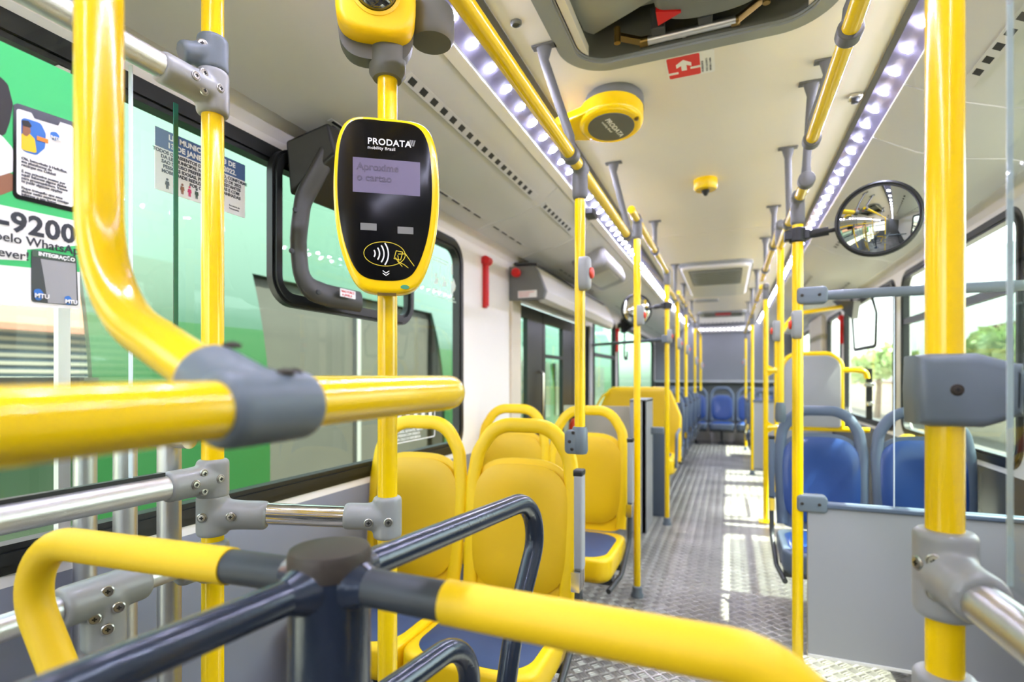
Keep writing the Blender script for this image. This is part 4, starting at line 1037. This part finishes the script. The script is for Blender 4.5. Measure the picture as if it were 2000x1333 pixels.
for k in range(5):
    x = .04+k*.062; m.prism(selip(.016,.016,2,12,x,.132), T0, 0, .001); m.prism([(x-.014,.12),(x+.014,.12),(x+.010,.085),(x-.010,.085)][::-1], T0, 0, .001)
m.build('figures', 'paper', s)
text('sticker_text', [('ASSENTO PREFERENCIAL', .017, T0 @ Matrix.Translation((.02,.060,.0006))), ('IDOSOS, GESTANTES, OBESOS', .015, T0 @ Matrix.Translation((.02,.042,.0006))), ('E PESSOAS COM CRIANCA', .015, T0 @ Matrix.Translation((.02,.026,.0006))), ('DE COLO OU DEFICIENCIA', .015, T0 @ Matrix.Translation((.02,.010,.0006)))], 'paper', s)
# red emergency hammers
def hammer(label, x, y, z, side=-1):
    t = thing('emergency_hammer', label, 'hammer', (x,y,z), 'red emergency hammers')
    s = -side
    m = MB(); m.tube([(x+s*.02,y,z-.14),(x+s*.02,y,z+.10)], .013, 14); m.build('handle', 'red', t, bevel=0)
    m = MB(); m.tube([(x+s*.02,y-.034,z+.115),(x+s*.02,y-.026,z+.115),(x+s*.02,y+.026,z+.115),(x+s*.02,y+.034,z+.115)], [.014,.026,.026,.014], 16); m.build('head', 'red', t)
    m = MB(); m.box(min(x,x+s*.02),max(x,x+s*.02),y-.016,y+.016,z-.15,z+.14); m.build('holder', 'red', t, bevel=.004)
q = P(940,552,X=XL); hammer('red emergency hammer on the white wall between the near window and the door', XL, q.y+.03, q.z+.01)
hammer('red emergency hammer on the left pillar beyond the double door', XL, 6.62, 1.68)
hammer('red emergency hammer on the left pillar nearest the rear', XL, 8.42, 1.68)
hammer('red emergency hammer on the right wall pillar', XR, 6.29, 1.70, 1)
# door engine box
t = thing('door_engine_cover', 'grey door mechanism cover above the double door with a red knob', 'door mechanism', (-1.15,3.13,1.68))
T = Matrix(((1,0,0,0),(0,0,-1,3.13),(0,1,0,0),(0,0,0,1)))
m = MB(); m.prism([(XL+.001,1.69),(-1.05,1.69),(-1.035,1.74),(-1.085,1.865),(-1.11,1.90),(XL+.001,1.905)], T, -.03, 0); m.build('end_plate', 'midgrey', t, bevel=.006)
m = MB(); m.sheet([(XL+.004,1.90),(-1.115,1.895),(-1.09,1.86),(-1.04,1.74),(-1.055,1.70),(-1.09,1.685)], 3.16, 5.25, .008); m.build('long_cover', 'wallgrey', t)
m = MB(); m.sheet([(XL+.004,1.93),(-1.12,1.915)], 3.2, 5.2, .015); m.build('top_channel', 'dark', t)
for y in (3.9,4.8): screw_mb((-1.063,y,1.80), (.93,0,.36), .012).build('screw', ['screw','black'], t)
m = MB(); m.lathe([(.012,0),(.014,.02),(.028,.026),(.028,.05),(.02,.058)], frame_T(V((-1.215,3.128,1.855)), X_, Z_), 20); m.build('release_knob', 'red', t)
s = MB().box(-.062,.062,-.022,.022,0,.0015,0,frame_T(V((-1.155,3.1295,1.725)), X_, Z_)).build('instruction_label', 'paper', t)
FT = frame_T(V((-1.155,3.1295,1.725)), X_, Z_)
text('instruction_text', [('EM CASO DE EMERGENCIA', .0085, FT @ Matrix.Translation((-.057,.009,.0018))), ('GIRE A ALAVANCA', .0085, FT @ Matrix.Translation((-.057,-.003,.0018))), ('E ABRA A PORTA', .0085, FT @ Matrix.Translation((-.057,-.015,.0018)))], 'red', s)
t = thing('guide_rail', 'thin grey rail crossing above the wide yellow seat to the mirror pole', 'handrail', (-.85,5.4,1.5))
MB().cyl((-1.27,5.34,1.54),(LX-.01,4.25,1.50), .014, n=16).build('tube', 'dark_clamp', t)
MB().box(LX-.04,LX+.024,4.20,4.26,1.47,1.53).build('clamp', 'dark_clamp', t, bevel=.008)
# hinged windows further back, black brackets
def far_bracket(label, x, y, side):
    s = -side; t = thing('window_bracket', label, 'bracket', (x,y,1.5), 'black brackets of hinged windows')
    X0 = x+s*.05
    m = MB(); m.tube(fillet([(x+s*.22,y+.0,1.93),(X0,y+.02,1.80),(X0,y,1.46),(X0,y+.22,1.46),(X0,y+.22,1.56)], [0,.08,.06,.04,0], 8), .012, 12, up=(1,0,0), r2=.022); m.build('arm', 'black', t)
    m = MB(); m.add([(x+s*.01,y-.05,1.78),(x+s*.24,y-.02,1.97),(x+s*.01,y-.02,1.97),(x+s*.01,y+.3,1.80),(x+s*.24,y+.3,1.97),(x+s*.01,y+.3,1.97)],[(0,1,2),(3,5,4),(0,3,4,1),(1,4,5,2),(2,5,3,0)]); m.build('housing', 'black', t)
far_bracket('black bent bracket of a hinged window on the left behind the small mirror', XL, 6.9, -1)
t = thing('window_bracket', 'black rounded frame hanging at the right window above the grey board', 'bracket', (1.06,4.5,1.5), 'black brackets of hinged windows')
q = [P(a, b, X=1.035) for a, b in ((1663,585),(1666,640),(1669,684),(1710,676),(1712,610),(1704,584))]
MB().tube(fillet(q, [0,.1,.035,.035,.05,0], 8), .010, 12, up=(1,0,0), r2=.016).build('frame', 'black', t)
a, b, c_ = P(1625,588,X=.93), P(1668,588,X=.93), P(1664,624,X=1.0)
m = MB(); o_ = V((.08,.18,.02)); m.add([a,b,c_,a+o_,b+o_,c_+o_], [(0,1,2),(3,5,4),(0,3,4,1),(1,4,5,2),(2,5,3,0)]); m.build('hinge_housing', 'black', t)

# ================================================================== advert poster on the glass screen
PX = px+.0047
def A(u, v):
    q = P(u, v, X=PX); return (q.y, q.z)
T0 = Matrix(((0,0,1,PX),(1,0,0,0),(0,1,0,0),(0,0,0,1)))
yR, zB, zT = A(155,603)[0], A(155,603)[1], A(140,145)[1]
s = MB().prism([(yR-.27,zB),(yR,zB),(yR,zT),(yR-.27,zT)], T0, 0, .0006).build('advert_poster', 'postgreen'); tag(s, 'green and white advert poster with a phone picture on the glass screen at the left', 'poster')
def flat(name, pts, mname, lvl, parent=None, rnd=0):
    o = [A(*p) for p in pts]
    if rnd: o = [(p.x,p.y) for p in fillet([V((a,b,0)) for a,b in o], rnd, 5, closed=True)]
    return MB().prism(o, T0, .0006+lvl*.0003, .0009+lvl*.0003).build(name, mname, parent or s)
flat('white_field', [(-120,375),(150,432),(152,480),(52,488),(52,510),(-120,500)][::1], 'paper', 0)
flat('white_footer', [(-200,500),(155,532),(156,604),(-200,586)], 'paper', 0)
flat('person_hair', [(-90,120),(0,150),(15,165),(25,205),(18,240),(10,262),(-4,270),(-90,260)], 'hair', 0, rnd=.008)
flat('person_shirt', [(-90,255),(0,262),(24,290),(28,335),(-4,345),(-90,330)], 'paper', 1, rnd=.008)
flat('person_arm', [(-90,330),(-4,345),(28,335),(26,372),(0,382),(-90,370)], 'skin', 0, rnd=.004)
ph = flat('phone', [(25,205),(33,202),(146,240),(146,416),(30,388),(24,380)], 'blackgloss', 2, rnd=.005)
flat('phone_screen', [(31,212),(142,247),(142,406),(31,380)], 'paper', 3, ph, rnd=.004)
flat('phone_notch', [(60,221),(116,239),(112,246),(66,232)], 'blackgloss', 4, ph)
flat('picture', [(40,229),(78,241),(88,262),(86,290),(70,304),(40,295)], 'postblue', 4, ph, rnd=.006)
flat('picture_figure', [(40,262),(52,258),(66,272),(70,300),(40,293)], 'yellow_cover', 5, ph, rnd=.003)
flat('picture_face', [(42,244),(56,246),(58,260),(50,268),(42,262)], 'skin', 6, ph, rnd=.003)
flat('picture_hair', [(40,235),(54,237),(60,248),(56,250),(42,246)], 'hair', 7, ph, rnd=.002)
flat('logo_badge', [(96,258),(108,258),(116,268),(108,276),(98,272)], 'postblue', 4, ph, rnd=.004)
flat('orange_tag', [(70,266),(92,273),(92,281),(70,274)], 'orange', 6, ph)
def TX(u, v, size, off=0, body='', lvl=3):
    y, z = A(u, v); return (body, size, T0 @ Matrix.Translation((y,z,.0010+lvl*.0003)), off)
text('chat_text', [TX(40,311+k*6.4,.0050,.0001,b,4) for k, b in enumerate(('Olá, bem-vindo à HelloBus,','sua plataforma de','recargas em Cuiabá!','','É seu primeiro acesso por','aqui? Informe alguns dados','para prosseguirmos. Vamos','te pedir algumas opções','','Fique tranquilo que seus','dados estão seguros comigo','Informe o seu nome'))], 'inkgrey', ph)
text('phone_number', [TX(-42,437,.0375,.0011,'9-9200',1)], 'ink', s, 1.06)
text('poster_text', [TX(-12,467,.0172,.0001,'pelo WhatsApp',1), TX(-62,490,.0172,.0001,'escrever!',1)], 'ink', s)
cd = flat('travel_card', [(60,487),(148,502),(152,598),(60,590)], 'dark', 2, rnd=.004)
flat('card_sky', [(78,506),(146,515),(149,596),(92,592),(84,540)], 'greypanel', 3, cd)
flat('card_header', [(61,488),(147,503),(147,513),(61,501)], 'busgreen', 4, cd)
text('card_text', [TX(73,499,.0072,.0003,'INTEGRAÇÃO',5)], 'paper', cd)
flat('card_badge', [(64,566),(76,564),(84,574),(78,588),(66,586)], 'postblue', 5, cd, rnd=.004)
flat('card_badge', [(124,580),(134,578),(140,588),(134,597),(126,594)], 'postblue', 5, cd, rnd=.003)
text('badge_text', [TX(65,581,.0085,.0003,'MTU',7), TX(125,592,.0075,.0003,'MTU',7), TX(97,271,.0065,.0002,'MTU',7)], 'paper', s)
# ================================================================== outside
struct('ground', MB().box(-40, 45, -40, 60, -.95, -.9), 'asphalt')
t = thing('parked_bus', 'green bus parked close beside the left windows', 'bus', (-2.6,6,-.9))
bx = -2.62
def side(z):
    return bx - (0 if z < .9 else .16*(z-.9)**2)
def skin(y0, y1, z0, z1):
    k = 12; pr = [(side(z0+(z1-z0)*i/k), z0+(z1-z0)*i/k) for i in range(k+1)]
    return MB().sheet(pr, y0, y1, .03)
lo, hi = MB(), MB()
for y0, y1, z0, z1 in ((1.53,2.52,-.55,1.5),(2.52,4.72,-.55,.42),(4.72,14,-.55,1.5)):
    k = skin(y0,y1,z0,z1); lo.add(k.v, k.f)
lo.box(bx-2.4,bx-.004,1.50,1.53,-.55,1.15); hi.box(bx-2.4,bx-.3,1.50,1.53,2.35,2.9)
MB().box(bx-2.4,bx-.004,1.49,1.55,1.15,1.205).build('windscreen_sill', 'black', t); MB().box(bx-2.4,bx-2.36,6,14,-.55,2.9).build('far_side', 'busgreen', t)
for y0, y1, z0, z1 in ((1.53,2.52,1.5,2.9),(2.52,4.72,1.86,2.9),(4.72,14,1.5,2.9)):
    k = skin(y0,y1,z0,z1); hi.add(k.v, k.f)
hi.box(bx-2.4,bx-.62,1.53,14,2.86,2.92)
lo.build('body', 'busgreen', t); hi.build('upper_body', 'busglare', t)
MB().box(bx-.20,bx-.19,2.45,4.8,.30,1.98).build('window', 'buswin', t)
MB().box(bx-.19,bx-.15,3.55,3.60,.42,1.86).build('window_bar', 'midgrey', t)
for k, y in enumerate((6.4,8.4,10.4)):
    MB().box(bx-.07,bx+.012,y,y+1.7,.6,1.45).build('window', 'buswin', t)
for y in (2.9,9.5): MB().tube([(bx-.35,y,-.45),(bx+.02,y,-.45)], .45, 28).build('wheel', 'black', t)
t = thing('tiled_house', 'low house with a tiled roof and pale slatted wall beyond the left glass', 'house', (-9,-2,-.9))
MB().box(-12,-8.2,-10,9,-.9,1.85).build('wall', 'shutter', t)
MB().box(-8.2,-8.0,-10,9,-.9,1.15).build('plinth', 'dark', t)
m = MB()
for k in range(7): m.box(-8.2,-8.15,-10,9,1.17+k*.1,1.215+k*.1)
m.build('slats', 'cream', t)
m = MB(); m.add([(-7.8,-10.5,1.86),(-7.8,9.5,1.86),(-12,9.5,3.9),(-12,-10.5,3.9),(-7.8,-10.5,1.78),(-7.8,9.5,1.78),(-12,9.5,3.82),(-12,-10.5,3.82)],[(0,1,2,3),(7,6,5,4),(0,4,5,1),(1,5,6,2),(2,6,7,3),(3,7,4,0)]); m.build('roof', 'tile', t)
t = thing('yard_wall', 'long pale beige wall across the yard outside the right windows', 'wall', (8.4,5,-.9))
MB().box(8.4,8.6,-30,60,-.9,.95).build('masonry', 'beigewall', t)
MB().box(8.36,8.64,-30,60,.95,1.02).build('coping', 'tile', t)
t = thing('yard_building', 'pale building far outside the right windows', 'building', (16,22,-.9))
MB().box(16,24,20,44,-.9,4.2).build('wall', 'beigewall', t); MB().box(15.6,24.4,19.6,44.4,4.2,4.6).build('roof', 'tile', t)
def leaf_blob(mb, c, R, n):
    for _ in range(n):
        d = V((random.gauss(0,1),random.gauss(0,1),random.gauss(0,1))).normalized()*R*random.uniform(.55,1.05); d.z *= .8
        p = V(c)+d; s = random.uniform(.16,.34); a = V((random.gauss(0,1),random.gauss(0,1),random.gauss(0,1))).normalized(); b = a.cross(V((.3,.5,.8))).normalized()
        mb.add([p-a*s, p+b*s*.6, p+a*s, p-b*s*.6], [(0,1,2,3)])
places = [(7.4,34,'tree outside the right window, above the hanging black belt'),(11.6,33.0,'tree outside the near right window, left one beside the thick pole'),(11,27.6,'tree outside the near right window, at the right edge of the picture')]
for k, (x, y, lb) in enumerate(places):
    t = thing('yard_tree', lb, 'tree', (x,y,-.9), 'trees across the yard')
    MB().tube([(x,y,-.9),(x+.1,y,.8),(x,y+.1,2.0)], [.16,.12,.07], 10).build('trunk', 'trunk', t)
    m = MB()
    for j in range(5): leaf_blob(m, (x+random.uniform(-.9,.9), y+random.uniform(-.9,.9), (1.9 if k == 0 else 2.5)+random.uniform(-.5,.6)), .9, 130)
    m.build('foliage', 'leaf', t, smooth=0)
# ================================================================== light, sky, camera
w = bpy.data.worlds.new('World'); sc.world = w; w.use_nodes = True
nt = w.node_tree; bg = nt.nodes['Background']
sky = nt.nodes.new('ShaderNodeTexSky'); sky.sky_type = 'NISHITA'; sky.sun_disc = False
SUN = V((1.16, .12, 1.80)).normalized()
sky.sun_elevation = math.asin(SUN.z); sky.sun_rotation = math.atan2(SUN.x, SUN.y); sky.air_density = 1.0; sky.dust_density = 2.0
hs = nt.nodes.new('ShaderNodeHueSaturation'); hs.inputs['Saturation'].default_value = .35
nt.links.new(sky.outputs[0], hs.inputs['Color']); nt.links.new(hs.outputs[0], bg.inputs[0]); bg.inputs[1].default_value = SKY_STRENGTH
l = bpy.data.lights.new('Sun', 'SUN'); l.energy = SUN_STRENGTH; l.angle = math.radians(.6); l.color = (1,.95,.86)
o = bpy.data.objects.new('Sun', l); col.objects.link(o); o.rotation_euler = SUN.to_track_quat('Z','Y').to_euler(); o.location = (8,0,12)
cam = bpy.data.cameras.new('Camera'); co = bpy.data.objects.new('Camera', cam); col.objects.link(co); sc.camera = co
co.location = (0,0,CAMZ); co.rotation_euler = (PI/2, 0, TH)
cam.sensor_width = 36; cam.lens = F/2000*36; cam.shift_y = (HZ-666.5)/2000; cam.clip_start = .02
cam.dof.use_dof = True; cam.dof.focus_distance = 1.06; cam.dof.aperture_fstop = 2.8; cam.dof.aperture_blades = 0
sc.view_settings.view_transform = 'Standard'; sc.view_settings.look = 'None'; sc.view_settings.gamma = 1
sc.view_settings.use_curve_mapping = False; sc.view_settings.exposure = EXPOSURE
sc.cycles.use_denoising = True; sc.cycles.max_bounces = 12; sc.cycles.transparent_max_bounces = 24; sc.cycles.caustics_reflective = False; sc.cycles.caustics_refractive = False
sc.cycles.sample_clamp_indirect = 8
